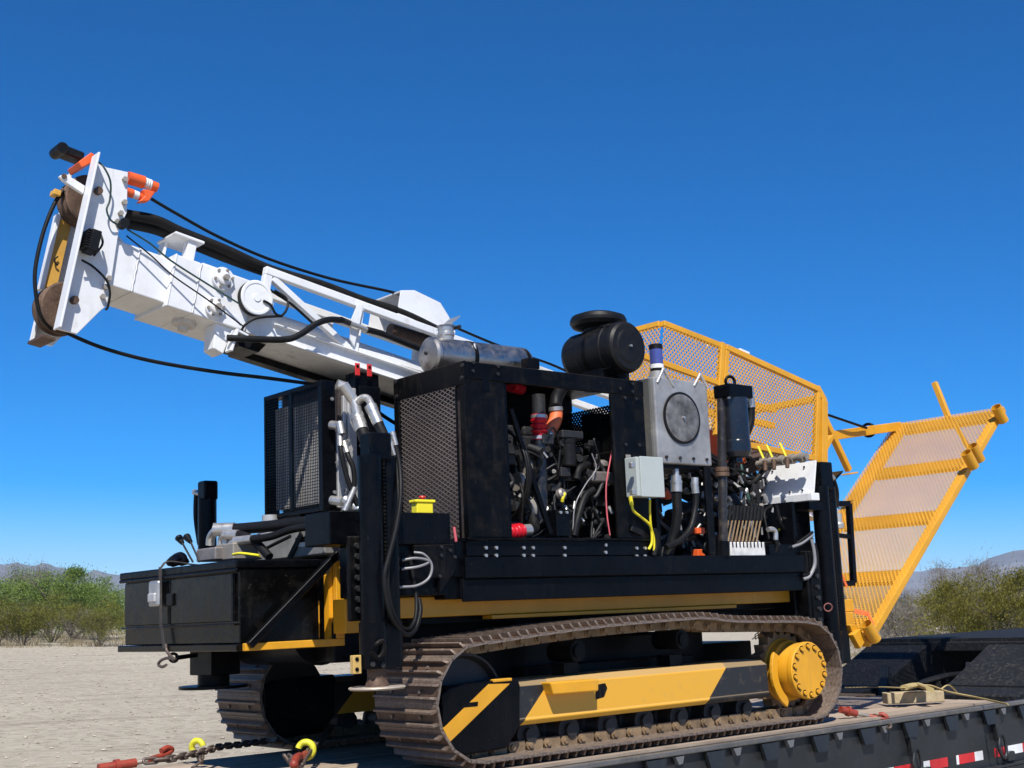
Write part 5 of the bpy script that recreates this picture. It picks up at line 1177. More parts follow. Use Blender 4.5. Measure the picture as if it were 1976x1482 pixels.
part('cable_clamp', MB().cyl(U(0.27, 0.83, 1.28), U(0.27, 0.83, 1.22), 0.035, n=12), PLA, MAST)
mh('lamp_cable', [(-1.841, 1.220, 3.376), (-1.756, 1.240, 3.347), (-1.667, 1.240, 3.271), (-1.636, 1.250, 3.189), (-1.641, 1.270, 3.097), (-1.654, 1.280, 3.076)], 0.008, RUB, 6)
mh('small_loop', [(-1.857, 1.600, 3.489), (-1.878, 1.600, 3.468), (-1.874, 1.600, 3.440), (-1.856, 1.600, 3.428)], 0.006, RUB, 6)
mh('reel_cable', [(-0.515, 1.210, 3.267), (-0.462, 1.200, 3.240), (-0.421, 1.200, 3.180), (-0.366, 1.200, 3.175), (-0.311, 1.220, 3.248), (-0.311, 1.240, 3.318), (-0.393, 1.260, 3.370)], 0.009, RUB, 6)
mh('reel_cable', [(-0.366, 1.200, 3.168), (-0.544, 1.220, 3.140), (-0.636, 1.240, 3.088), (-0.667, 1.260, 3.032), (-0.687, 1.260, 2.985)], 0.010, RUB, 6)
mh('signal_cable', [(-0.422, 1.270, 3.368), (-0.260, 1.270, 3.292), (-0.064, 1.270, 3.158)], 0.010, RUB, 6)
mh('feed_hose', [(-0.797, 1.220, 2.965), (-0.649, 1.180, 2.966), (-0.375, 1.150, 2.985), (-0.247, 1.150, 3.037), (-0.097, 1.180, 3.136), (0.027, 1.200, 3.186), (0.166, 1.240, 3.206)], 0.024, RUB, 10)
part('feed_hose_end', MB().cyl((0.152, 1.240, 3.212), (0.252, 1.260, 3.195), 0.022, n=12), DGR, MAST)
part('bulkhead_fitting', MB().cyl((0.246, 1.250, 3.193), (0.413, 1.250, 3.155), 0.019, n=6), STE, MAST)
part('hose_tab', MB().prism([(0.265, 1.280, 3.209), (0.334, 1.280, 3.355), (0.390, 1.280, 3.353), (0.329, 1.280, 3.143), (0.298, 1.280, 3.028), (0.262, 1.280, 3.076)], (0, 0.01, 0)), WHT, MAST)
mh('feed_hose', [(0.394, 1.250, 3.161), (0.546, 1.250, 3.141), (0.812, 1.250, 3.078), (0.986, 1.250, 3.041)], 0.024, RUB, 10)
# rotation head and clutter under the guard
part('rotation_head', MB().obox(U(6.35, 0.70, 1.5), EU * 0.35, EYV * 0.24, EW * 0.2), ORG, MAST, 0.02, 2)
part('head_cap', MB().cyl(U(6.75, 0.8, 1.25), U(7.15, 0.8, 1.25), 0.14, n=20), GREASE, MAST)
part('rotation_motor', MB().cyl(U(6.0, 0.95, 1.4), U(6.5, 0.95, 1.4), 0.10, n=18), WHT, MAST)
wb = MB(); wb.beam(U(5.6, 0.38, 1.2), U(5.9, 0.72, 1.2), 0.10, 0.05, EYV); wb.beam(U(5.0, 0.42, 1.1), U(5.4, 0.28, 1.1), 0.10, 0.05, EYV)
part('white_bracket', wb, WHT, MAST, 0.004)
mp_ = MB(); ubox(mp_, 5.2, 6.6, 1.20, 1.259, 0.30, 0.384)
part('mast_slide', mp_, GREASE, MAST, 0.004)
for k in range(4): mh('drag_hose', [U(5.0, 0.62 + 0.03 * k, 1.12), U(5.7, 0.58 + 0.025 * k, 1.08), U(6.3, 0.45 + 0.03 * k, 1.1), U(6.7, 0.62 + 0.03 * k, 1.15), U(6.9, 0.8, 1.2)], 0.022, RUB, 8)

# ---------------------------------------------------------------- yellow guard cage
T = 0.05
def ubar(m, p, q, t=T): return m.beam(U(*p), U(*q), t, t, EYV if abs(p[2] - q[2]) < 0.01 else EU)
cg = MB()
cg_y, cg_f = 1.0, 1.85
CU0, CUM, CU1, CW0, CW1 = 5.17, 6.0, 7.42, 0.80, 1.62
ubar(cg, (CU0, 1.60, cg_y), (CUM - 0.03, 1.62, cg_y)); ubar(cg, (4.9, 1.22, cg_y), (CUM - 0.03, 1.25, cg_y))
ubar(cg, (CU0, 1.60, cg_y + 0.03), (CU0, 1.60, cg_f)); ubar(cg, (CU0, 1.60, cg_f), (CUM, 1.62, cg_f))
CG = part('rod_guard_cage', cg, YEL, rig, 0.003, label='yellow mesh guard cage on the rear half of the mast')
dr = MB()
ubar(dr, (CUM, CW1, cg_y - 0.01), (CU1, CW1 - 0.03, cg_y - 0.01), 0.055); ubar(dr, (CUM, 0.72, cg_y - 0.01), (CU1, 0.88, cg_y - 0.01), 0.055)
ubar(dr, (CUM + 0.02, 0.75, cg_y - 0.01), (CUM + 0.02, CW1 - 0.03, cg_y - 0.01), 0.05); ubar(dr, (CU1 - 0.02, 0.9, cg_y - 0.01), (CU1 - 0.02, CW1 - 0.05, cg_y - 0.01), 0.05)
part('guard_door', dr, YEL, CG, 0.003)
lt_ = MB().lattice(U(CUM + 0.04, 0.76, cg_y - 0.022), EU, EW, CU1 - CUM - 0.08, 0.84, 0.042, 0.058, 0.0092, 0.005, lambda a, b: 0.0 + a * 0.115 < b < 0.84)
part('door_mesh', lt_, YELM, CG, kind='stuff')
lt_ = MB().lattice(U(4.92, 1.245, cg_y - 0.02), EU, EW, CUM - 4.95, 0.36, 0.045, 0.055, 0.008, 0.004, lambda a, b: b < 0.36 and a > 0.25)
part('panel_mesh', lt_, YELM, CG, kind='stuff')
lt_ = MB().lattice(U(CU0 - 0.02, 1.10, cg_y), EYV, EW, cg_f - cg_y, 0.48, 0.045, 0.055, 0.008, 0.004)
part('panel_mesh', lt_, YELM, CG, kind='stuff')
lt_ = MB().lattice(U(4.5, 0.80, cg_y - 0.015), EU, EW, CUM - 4.52, 0.42, 0.045, 0.055, 0.008, 0.004)
part('panel_mesh', lt_, YELM, CG, kind='stuff')
lt_ = MB().lattice(U(CUM, 0.85, cg_f), EU, EW, CU1 - CUM, 0.75, 0.05, 0.09, 0.009, 0.006)
part('far_mesh', lt_, YELM, CG, kind='stuff')
po = MB(); ubar(po, (CUM - 0.045, 0.75, cg_y - 0.01), (CUM - 0.045, CW1 + 0.03, cg_y - 0.01), 0.05); part('guard_post', po, YEL, CG, 0.003)
po = MB()
a_, b_ = U(CU1 + 0.07, 1.50, cg_y), V(U(CU1 + 0.07, 1.50, cg_y)); b_ = V((a_.x - 0.09, a_.y, 2.30))
po.beam(a_, b_, 0.085, 0.085, (0, 1, 0)); part('rear_post', po, YEL, CG, 0.004)
po = MB(); po.beam(V(a_) + V((0.10, 0.10, -0.02)), V(b_) + V((0.10, 0.10, 0)), 0.06, 0.085, (0, 1, 0)); part('rear_post', po, YEL, CG, 0.004)
po = MB(); po.beam(U(CU1 - 0.03, CW1 - 0.01, cg_y), U(CU1 + 0.10, 1.50, cg_y), 0.07, 0.05, EYV); po.beam(U(CU1 + 0.05, 1.52, cg_y + 0.04), U(CU1 + 0.05, 1.52, cg_f), 0.06, 0.06, EW); part('rear_corner', po, YEL, CG, 0.003)
po = MB(); ubar(po, (6.2, 1.30, 1.45), (7.3, 1.42, 1.45), 0.06); ubar(po, (6.2, 1.12, 1.45), (7.3, 1.25, 1.45), 0.06); ubar(po, (6.1, 1.42, 1.80), (7.4, 1.44, 1.80), 0.05); part('inner_rail', po, YEL, CG, 0.003)
part('grab_handle', MB().tube([U(5.82, 1.64, 1.2), U(5.82, 1.72, 1.2), U(5.98, 1.72, 1.2), U(5.98, 1.64, 1.2)], 0.01, 6), ALU, CG)
part('door_latch', MB().obox(U(6.32, 1.68, cg_y + 0.05), EU * 0.07, EYV * 0.03, EW * 0.012), WHT, CG, 0.003)

# ---------------------------------------------------------------- rear folding platform
PA, PB = V((7.82, 0.30, 2.94)), V((5.04, 0.30, 0.62))
ES = (PA - PB).normalized(); LP = (PA - PB).length; EN_ = V((-ES.z, 0, ES.x))       # up-slope and outward normal
WP = 1.27
def pp_(s, y, n=0.0): return PB + ES * s + V((0, y, 0)) + EN_ * n
fr = MB()
fr.beam(pp_(-0.02, 0.0, -0.03), pp_(LP, 0.0, -0.03), 0.09, 0.07, EN_)
PF = part('folding_platform', fr, YEL, rig, 0.006, 2, label='yellow mesh folding platform tilted up at the rear')
for s, w in ((LP - 0.09, 0.17), (LP - 0.92, 0.17), (LP - 1.80, 0.17), (LP - 2.70, 0.17), (0.25, 0.15)):
    b = MB().beam(pp_(s, 0.05, -0.05), pp_(s, WP - 0.15, -0.05), 0.05, w, ES); part('cross_bar', b, YEL, PF, 0.004)
b = MB().beam(pp_(0.1, WP - 0.06, -0.035), pp_(LP, WP - 0.06, -0.035), 0.16, 0.05, EN_); part('side_tube', b, YEL, PF, 0.004)
b = MB().beam(pp_(LP - 0.08, 0.55, -0.05), pp_(LP - 0.75, 0.06, -0.05), 0.05, 0.05, EN_); part('corner_brace', b, YEL, PF, 0.004)
lt_ = MB().lattice(pp_(0.02, -0.04, 0.008), (0, 1, 0), ES, WP + 0.08, LP - 0.02, 0.042, 0.064, 0.0086, 0.006)
part('deck_mesh', lt_, YELM, PF, kind='stuff')
for q_ in ((7.577, 0.210, 2.913), (7.033, 0.210, 2.474), (6.852, 0.180, 2.393), (4.962, 0.210, 0.764)):
    c = MB().lathe(V(q_), -EN_, [(0.05, 0), (0.055, 0), (0.055, 0.19), (0.05, 0.19), (0.05, 0)], 20)
    part('rail_socket', c, YEL, PF)
b = MB().beam(pp_(LP - 0.04, WP - 0.02, -0.02), (6.393, 1.500, 2.701), 0.09, 0.10); part('support_arm', b, YEL, PF, 0.005)
b = MB().beam((7.820, 0.917, 2.900), (7.820, 1.051, 3.329), 0.06, 0.05, (1, 0, 0)); part('upright_stub', b, YEL, PF, 0.004)
b = MB().beam((6.152, 1.350, 2.866), (6.507, 1.350, 2.323), 0.06, 0.06, (0, 1, 0)); b.obox((6.520, 1.350, 2.291), (0.07, 0, 0.01), (0, 0.06, 0), (0, 0, 0.008)); part('stay_arm', b, YEL, PF, 0.004)
b = MB().prism([(5.978, 1.300, 2.448), (5.990, 1.300, 2.545), (6.220, 1.300, 2.688), (6.233, 1.300, 2.650), (6.088, 1.300, 2.496)], (0, 0.08, 0)); part('arm_gusset', b, YEL, PF, 0.004)
b = MB().tube([(6.174, 1.400, 2.929), (6.670, 1.400, 2.855), (7.036, 1.450, 2.822)], 0.014, 6); b.torus((7.290, 1.600, 2.833), (1, 0.4, 0.1), 0.07, 0.016, 14, 6); part('strap_band', b, BLK, PF)
hb_ = MB().box(*(lambda a, b: (a[0], b[0], 0.42, 0.60, b[2], a[2]))((4.906, 0.420, 0.987), (5.093, 0.420, 0.875))); hb_.box(*(lambda a, b: (a[0], b[0], 0.38, 0.52, b[2], a[2]))((4.881, 0.380, 0.871), (5.031, 0.380, 0.718)))
part('hinge_block', hb_, YEL, PF, 0.006)
part('hinge_tongue', MB().prism([(4.826, 0.260, 0.675), (4.940, 0.260, 0.720), (5.020, 0.260, 0.625), (4.923, 0.260, 0.548)], (0, 0.06, 0)), YEL, PF, 0.004)
part('hinge_tongue', MB().prism([(4.848, 0.300, 0.761), (4.941, 0.300, 0.766), (5.011, 0.300, 0.709), (4.896, 0.300, 0.668)], (0, 0.06, 0)), YEL, PF, 0.004)
og = MB().beam((4.865, 0.250, 0.882), (5.028, 0.220, 0.849), 0.006, 0.04); og.beam((4.992, 0.200, 0.854), (5.027, 0.180, 0.752), 0.006, 0.04, (1, 0, 0))
part('orange_strap', og, ORS, PF)
og = MB().beam((4.981, 0.450, 1.230), (5.057, 0.450, 1.102), 0.006, 0.03, (1, 0, 0)); part('orange_strap', og, ORS, PF)

# ---------------------------------------------------------------- tie-down chains on the trailer
def link_mesh(L=0.062, Wd=0.034, r=0.0105):
    m = MB(); pts = []
    for k in range(9): t = -math.pi / 2 + math.pi * k / 8; pts.append((L / 2 + (Wd / 2) * math.cos(t), (Wd / 2) * math.sin(t), 0))
    for k in range(9): t = math.pi / 2 + math.pi * k / 8; pts.append((-L / 2 + (Wd / 2) * math.cos(t), (Wd / 2) * math.sin(t), 0))
    n, mm = len(pts), 6; vs_ = []
    for i, p in enumerate(pts):
        d = (V(pts[(i + 1) % n]) - V(pts[i - 1])).normalized(); e = d.cross(V((0, 0, 1)))
        vs_ += [V(p) + (e * math.cos(2 * math.pi * j / mm) + V((0, 0, 1)) * math.sin(2 * math.pi * j / mm)) * r for j in range(mm)]
    m.add(vs_, [(i * mm + j, i * mm + (j + 1) % mm, ((i + 1) % n) * mm + (j + 1) % mm, ((i + 1) % n) * mm + j) for i in range(n) for j in range(mm)], True)
    return mesh_of('chain_link', m, CHN)
LK = link_mesh()
def chain(label, pts, group='tie-down chains'):
    e = empty('tie_down_chain', label, 'chain', group, RIGROT, RIGLOC)
    P_ = spline(pts, 24); s = 0; nxt = 0; k = 0; step = 0.072
    for a, b in zip(P_[:-1], P_[1:]):
        L = (b - a).length
        while nxt <= s + L:
            p = a.lerp(b, (nxt - s) / max(L, 1e-6)); d = (b - a).normalized(); e1, e2 = perp(d)
            if k % 2: e1, e2 = e2, -e1
            a_ = math.radians(25); e1, e2 = e1 * math.cos(a_) + e2 * math.sin(a_), e2 * math.cos(a_) - e1 * math.sin(a_)
            inst('chain_link', LK, e, Matrix.Translation(p) @ Matrix((d, e1, e2)).transposed().to_4x4())
            nxt += step; k += 1
        s += L
    return e
def hook(m, a, b, r=0.018):
    a, b = V(a), V(b); d = (b - a); n_ = V((0, 0, 1))
    return m.tube([a, a + d * 0.5, b, b + d * 0.25 + n_ * 0.02, b + n_ * 0.04, b + n_ * 0.032 - d * 0.3], [r] * 31, 8)
YH = paint('yellow_hook_guard', (0.62, 0.58, 0.03), 0.5, dust=0.3, dustcol=(0.3, 0.22, 0.1), scale=14)
c1 = chain('rusty chain running from the far track to a red binder at the deck front', [(1.494, 3.096, 0.100), (0.929, 2.868, 0.100), (0.366, 2.576, 0.080), (-0.138, 2.234, 0.100), (-0.438, 2.026, 0.120), (-0.719, 1.790, 0.120), (-1.025, 1.592, 0.120), (-1.166, 1.606, 0.120)])
def binder(label, a, b, shank, hookp):
    e = empty('chain_binder', label, 'binder', 'chain binders', RIGROT, RIGLOC)
    part('barrel', MB().cyl(a, b, 0.030, n=16), REDB, e)
    part('barrel_collar', MB().cyl(V(a).lerp(V(b), 0.42), V(a).lerp(V(b), 0.55), 0.042, n=12), REDB, e)
    part('screw_shank', MB().cyl(b, shank, 0.016, n=12), GREASE, e)
    m = MB(); hook(m, shank, hookp, 0.02); part('grab_hook', m, REDB, e)
    return e
binder('red ratchet chain binder at the bottom left corner of the deck', (-1.493, 1.674, 0.100), (-1.238, 1.673, 0.110), (-1.162, 1.656, 0.120), (-0.993, 1.724, 0.140))
def guard(label, c, ax, R=0.07):
    g = part('hook_guard', MB().torus(c, ax, R * 0.72, R * 0.32, 26, 8, arc=0.86, start=0.1), YH)
    g.matrix_world = Matrix.Translation(RIGLOC) @ RIGROT.to_4x4()
    return tag(g, label, 'hook guard', 'yellow hook guards')
guard('edge-on yellow hook guard on the chain beside the far track', (-0.618, 2.024, 0.130), (1, 0.5, 0.1))
guard('round yellow hook guard facing the camera at the bottom centre', (-0.325, 1.019, 0.140), (-0.6, -0.75, 0.1))
c2 = chain('chain slanting from under the rig down to the round yellow guard', [(1.519, 3.219, 0.080), (1.080, 2.864, 0.100), (0.426, 2.009, 0.120), (-0.107, 1.279, 0.130), (-0.466, 0.782, 0.130), (-0.786, 0.320, 0.120)])
c2b = chain('short slack chain loop hanging below the round yellow guard', [(-0.545, 0.873, 0.100), (-0.555, 0.883, 0.120), (-0.535, 0.850, 0.120), (-0.670, 0.593, 0.110), (-0.689, 0.599, 0.080)])
c3 = chain('short slack chain loop hanging below the edge-on yellow guard', [(-0.677, 1.889, 0.100), (-0.754, 1.695, 0.080), (-0.801, 1.648, 0.060), (-0.834, 1.643, 0.050)])
hk2 = part('grab_hook', hook(MB(), (-0.415, 0.869, 0.130), (-0.786, 0.357, 0.130), 0.026), REDB)
hk2.matrix_world = Matrix.Translation(RIGLOC) @ RIGROT.to_4x4(); tag(hk2, 'worn red grab hook beside the round yellow guard', 'hook')
binder('red chain binder hooked over the trailer edge behind the track', (4.368, 0.120, 0.069), (4.526, 0.080, 0.023), (4.659, 0.040, -0.008), (4.714, -0.060, -0.035))
c4 = chain('short chain between the rear binder and the trailer edge hook', [(4.674, 0.040, -0.009), (4.728, 0.000, -0.021), (4.707, -0.100, -0.046), (4.614, -0.180, -0.082)])

# ---------------------------------------------------------------- stones and weeds on the ground
def gauss(n): return RNG.normal(size=n)
def ground_pt(az, d):
    return CAM.x + d * math.cos(az), CAM.y + d * math.sin(az)
A0 = math.atan2(0.75275, 0.63519)            # heading of the view
def az_of(px): return A0 - math.atan((px - 988) / 2500.0)
st_v, st_f = [], []
octv = np.array([(1, 0, 0), (-1, 0, 0), (0, 1, 0), (0, -1, 0), (0, 0, 1), (0, 0, -1)], float)
octf = [(0, 2, 4), (2, 1, 4), (1, 3, 4), (3, 0, 4), (2, 0, 5), (1, 2, 5), (3, 1, 5), (0, 3, 5)]
for i in range(7000):
    az = az_of(RNG.uniform(-120, 800)); d = 11 + 52 * RNG.random() ** 1.6
    x, y = ground_pt(az, d)
    r = (0.006 + 0.02 * RNG.random() ** 5) * (1 + d / 50)
    o = len(st_v)
    w = octv * (r * RNG.uniform(0.6, 1.3, 3)); w[:, 2] *= 0.6
    t = RNG.uniform(0, 6.28); c, s = math.cos(t), math.sin(t)
    for q in w: st_v.append((x + q[0] * c - q[1] * s, y + q[0] * s + q[1] * c, GZ + r * 0.25 + q[2]))
    st_f += [tuple(k + o for k in f) for f in octf]
me = bpy.data.meshes.new('gravel'); me.from_pydata(st_v, [], st_f); me.materials.append(paint('stone', (0.36, 0.31, 0.25), 0.9, var=0.45, scale=1.3, dust=0.3))
o = bpy.data.objects.new('gravel', me); COL.objects.link(o); tag(o, 'loose pebbles scattered over the pale gravel yard', kind='stuff')

# ---------------------------------------------------------------- vegetation
def leaf_material(name, ca, cb, trans=0.25):
    m, nt, p = nodes(name)
    tc = N(nt, 'ShaderNodeTexCoord').outputs['Object']
    n1 = noise(nt, tc, 1.1, 3); n2 = noise(nt, tc, 9.0, 2)
    c = mixc(nt, ramp(nt, n1, 0.35, 0.65), ca, cb)
    c = mixc(nt, mul(nt, ramp(nt, n2, 0.45, 0.75), 0.4), c, tuple(min(1, x * 1.5) for x in cb))
    nt.links.new(c, p.inputs['Base Color']); p.inputs['Roughness'].default_value = 0.6
    p.inputs['Specular IOR Level'].default_value = 0.25
    tr = N(nt, 'ShaderNodeBsdfTranslucent'); nt.links.new(c, tr.inputs['Color'])
    mx = N(nt, 'ShaderNodeMixShader'); mx.inputs[0].default_value = trans
    out = nt.nodes['Material Output']
    nt.links.new(p.outputs[0], mx.inputs[1]); nt.links.new(tr.outputs[0], mx.inputs[2]); nt.links.new(mx.outputs[0], out.inputs['Surface'])
    return m
LEAF = {
    'verde': leaf_material('palo_verde_leaf', (0.085, 0.14, 0.025), (0.18, 0.25, 0.05)),
    'creosote': leaf_material('creosote_leaf', (0.085, 0.09, 0.015), (0.165, 0.16, 0.024)),
    'near': leaf_material('near_creosote_leaf', (0.105, 0.10, 0.016), (0.18, 0.165, 0.026)),
    'mesquite': leaf_material('mesquite_leaf', (0.085, 0.11, 0.055), (0.16, 0.185, 0.10)),
    'grey': leaf_material('dry_twig', (0.12, 0.105, 0.08), (0.22, 0.19, 0.15), 0.05),
    'brown': leaf_material('dry_grass', (0.20, 0.16, 0.09), (0.32, 0.26, 0.16), 0.1)}
BARK = paint('desert_bark', (0.11, 0.085, 0.065), 0.9, var=0.3, scale=8)
BARKG = paint('grey_bark', (0.17, 0.15, 0.125), 0.9, var=0.3, scale=8)

def plant_meshes(kind, seed, Hh, Rr, nstem, nclump, nleaf, leaf, lw, clump_r, low=0.25):
    """stems as tapered limbs and a crown of many small leaf blades in uneven clumps"""
    rg = np.random.default_rng(seed)
    st = MB(); tips = []
    for i in range(nstem):
        a = 2 * math.pi * (i + rg.uniform(-.3, .3)) / nstem; rr = Rr * rg.uniform(0.25, 0.85); hh = Hh * rg.uniform(0.55, 0.95)
        p0 = V((rg.uniform(-.1, .1), rg.uniform(-.1, .1), -0.05)); p3 = V((rr * math.cos(a), rr * math.sin(a), hh))
        p1 = p0.lerp(p3, 0.35) + V((rg.uniform(-.1, .1) * Rr, rg.uniform(-.1, .1) * Rr, 0.08 * Hh)); p2 = p0.lerp(p3, 0.7) + V((rg.uniform(-.08, .08) * Rr, rg.uniform(-.08, .08) * Rr, 0.06 * Hh))
        sp = spline([p0, p1, p2, p3], 4); r0 = 0.016 * Hh * (1.6 / (1 + 0.12 * nstem))
        st.tube(sp, [r0 * (1 - 0.85 * k / (len(sp) - 1)) for k in range(len(sp))], 5, raw=True)
        tips.append(sp)
        for b in range(4):
            k = rg.integers(4, len(sp) - 1); q0 = sp[k]; q2 = q0 + V((rg.normal() * 0.25 * Rr, rg.normal() * 0.25 * Rr, abs(rg.normal()) * 0.09 * Hh))
            s2 = spline([q0, q0.lerp(q2, 0.5) + V((rg.normal() * .05, rg.normal() * .05, 0.04 * Hh)), q2], 3)
            st.tube(s2, [r0 * 0.4 * (1 - 0.8 * j / (len(s2) - 1)) for j in range(len(s2))], 4, raw=True); tips.append(s2)
    cs = []
    for i in range(nclump):
        if rg.random() < 0.6:
            sp = tips[rg.integers(len(tips))]; c = np.array(sp[rg.integers(max(1, len(sp) // 2), len(sp))]) + rg.normal(size=3) * 0.06 * Rr
        else:
            a = rg.uniform(0, 6.283); ph = rg.uniform(low, 1.0); rad = Rr * math.sqrt(max(0.05, 1 - (ph * 0.9) ** 2)) * rg.uniform(0.6, 1.05)
            c = np.array((rad * math.cos(a), rad * math.sin(a), Hh * ph * rg.uniform(0.85, 1.05)))
        cs.append(c)
    cs = np.array(cs)
    idx = rg.integers(0, len(cs), nleaf)
    pos = cs[idx] + rg.normal(size=(nleaf, 3)) * (clump_r * rg.uniform(0.4, 1.3, (len(cs), 1)))[idx] * np.array((1, 1, 0.7))
    pos[:, 2] = np.maximum(pos[:, 2], 0.04 * Hh)
    d = rg.normal(size=(nleaf, 3)) * 0.8 + (pos - np.array((0, 0, 0.2 * Hh))) / max(Hh, Rr) * 1.5
    d /= np.linalg.norm(d, axis=1)[:, None]
    e = np.cross(d, rg.normal(size=(nleaf, 3))); e /= np.linalg.norm(e, axis=1)[:, None]
    L = leaf * rg.uniform(0.6, 1.4, (nleaf, 1)); W2 = lw * rg.uniform(0.6, 1.4, (nleaf, 1))
    vs_ = np.stack([pos - d * L / 2, pos + e * W2 / 2, pos + d * L / 2, pos - e * W2 / 2], 1).reshape(-1, 3)
    me = bpy.data.meshes.new('crown')
    me.vertices.add(len(vs_)); me.vertices.foreach_set('co', vs_.ravel())
    me.loops.add(nleaf * 4); me.loops.foreach_set('vertex_index', np.arange(nleaf * 4, dtype=np.int32))
    me.polygons.add(nleaf); me.polygons.foreach_set('loop_start', np.arange(0, nleaf * 4, 4, dtype=np.int32)); me.polygons.foreach_set('loop_total', np.full(nleaf, 4, dtype=np.int32))
    me.materials.append(LEAF[kind]); me.update(); me.validate()
    tm = mesh_of('trunk', st, BARKG if kind == 'grey' else BARK)
    return tm, me
def plant(name, label, cat, group, meshes, xy, s=1.0, rot=0.0, sz=None, trunk='trunk', crown='crown'):
    e = empty(name, label, cat, group, loc=(xy[0], xy[1], GZ))
    e.rotation_euler = (0, 0, rot); e.scale = (s, s, sz or s)
    for nme, me in ((trunk, meshes[0]), (crown, meshes[1])):
        o = bpy.data.objects.new(nme, me); COL.objects.link(o); o.parent = e
    return e
PV = [plant_meshes('verde', 30 + k, 4.0, 3.2, 5, 70, 15000, 0.16, 0.045, 0.42, 0.15) for k in range(2)]
CR = [plant_meshes('creosote', 50 + k, 2.0, 1.9, 12, 60, 9000, 0.085, 0.035, 0.26, 0.25) for k in range(2)]
MQ = [plant_meshes('mesquite', 70 + k, 4.5, 2.8, 5, 60, 6500, 0.16, 0.04, 0.42, 0.35) for k in range(2)]
GR = [plant_meshes('grey', 90 + k, 2.2, 2.0, 14, 60, 5200, 0.26, 0.014, 0.32, 0.1) for k in range(2)]
BIG = plant_meshes('near', 66, 2.3, 2.15, 26, 120, 40000, 0.060, 0.022, 0.20, 0.5)
GV = 'green trees behind the yard'; CV = 'creosote shrubs at the yard edge'; MV = 'pale trees at the back of the brush'; RV = 'bare grey shrubs'
pl = [
 ('palo_verde_tree', 'bright green feathery tree left of the tool box, tallest of the green ones', 'tree', GV, PV[0], (23.95, 65.60), 1.0, 0.3, 0.98),
 ('palo_verde_tree', 'green feathery tree touching the left edge of the picture', 'tree', GV, PV[1], (20.52, 69.00), 0.95, 1.9, 0.9),
 ('palo_verde_tree', 'green feathery tree right beside the tool box corner', 'tree', GV, PV[1], (26.88, 68.72), 0.85, 4.0, 0.85),
 ('palo_verde_tree', 'dark green tree in the middle of the left brush', 'tree', GV, PV[0], (24.59, 73.92), 0.85, 2.5, 0.8),
 ('mesquite_tree', 'pale grey-green tree behind the green ones, left edge', 'tree', MV, MQ[0], (26.10, 84.00), 1.05, 0.0, 0.9),
 ('mesquite_tree', 'pale grey-green tree behind the bright green one', 'tree', MV, MQ[1], (32.01, 90.37), 1.15, 1.2, 1.0),
 ('mesquite_tree', 'thin pale tree standing up against the left hills', 'tree', MV, MQ[0], (26.47, 79.63), 0.75, 3.2, 1.02),
 ('mesquite_tree', 'pale grey-green tree peeking over near the tool box', 'tree', MV, MQ[1], (37.90, 96.63), 1.0, 2.2, 0.85),
 ('creosote_bush', 'olive creosote bush in front of the left trees, leftmost', 'bush', CV, CR[0], (16.80, 57.58), 1.15, 0.2, 0.95),
 ('creosote_bush', 'olive creosote bush low in the middle of the left brush', 'bush', CV, CR[1], (17.71, 56.21), 1.05, 1.2, 0.95),
 ('creosote_bush', 'olive creosote bush right of the two left ones', 'bush', CV, CR[0], (21.10, 61.35), 1.2, 2.6, 1.05),
 ('creosote_bush', 'small yellowish creosote bush close beside the tool box', 'bush', CV, CR[1], (19.78, 52.19), 0.78, 3.3, 0.95),
 ('bare_shrub', 'dry grey shrub between the left creosote bushes', 'shrub', RV, GR[0], (21.97, 59.93), 0.9, 0.4, 0.75),
 ('bare_shrub', 'dry grey shrub beneath the left trees near the picture edge', 'shrub', RV, GR[1], (19.47, 63.01), 0.9, 1.4, 0.8),
 ('bare_shrub', 'bare grey twiggy shrub above the green trees on the left', 'shrub', RV, GR[0], (23.56, 72.17), 1.0, 1.0, 1.9),
 ('creosote_bush', 'big olive creosote bush behind the trailer end on the right', 'bush', None, BIG, (21.91, 8.56), 1.0, 0.6, 1.0),
 ('bare_shrub', 'grey bare shrub just left of the big creosote bush', 'shrub', RV, GR[1], (31.80, 17.29), 1.15, 2.0, 1.0),
 ('bare_shrub', 'grey bare shrub right behind the yellow platform edge', 'shrub', RV, GR[0], (38.26, 22.04), 1.1, 0.7, 1.0),
 ('bare_shrub', 'tall grey bare shrub rising above the left shoulder of the big bush', 'shrub', RV, GR[1], (51.54, 27.23), 1.1, 4.4, 1.75),
 ('bare_shrub', 'tall grey bare shrub behind the middle of the big bush', 'shrub', RV, GR[0], (48.85, 23.91), 1.0, 5.1, 1.6),
 ('bare_shrub', 'grey bare shrub behind the big bush near the right picture edge', 'shrub', RV, GR[1], (47.83, 21.62), 1.3, 3.1, 1.3),
 ('mesquite_tree', 'pale green tree far behind the yellow platform on the right', 'tree', MV, MQ[1], (72.51, 42.75), 0.9, 0.5, 0.6),
 ('mesquite_tree', 'pale green tree at the right edge behind the big bush', 'tree', MV, MQ[0], (72.85, 34.21), 1.0, 2.5, 0.62),
 ('mesquite_tree', 'pale tree seen low under the drill rig on the right', 'tree', MV, MQ[1], (77.98, 48.99), 1.0, 4.5, 0.6),
 ('mesquite_tree', 'pale tree half hidden behind the big creosote bush', 'tree', MV, MQ[1], (81.31, 43.69), 1.0, 1.5, 0.6),
]
for nm, lb, ct_, gp, ms_, xy, s, r, sz in pl: plant(nm, lb, ct_, gp, ms_, xy, s, r, sz)
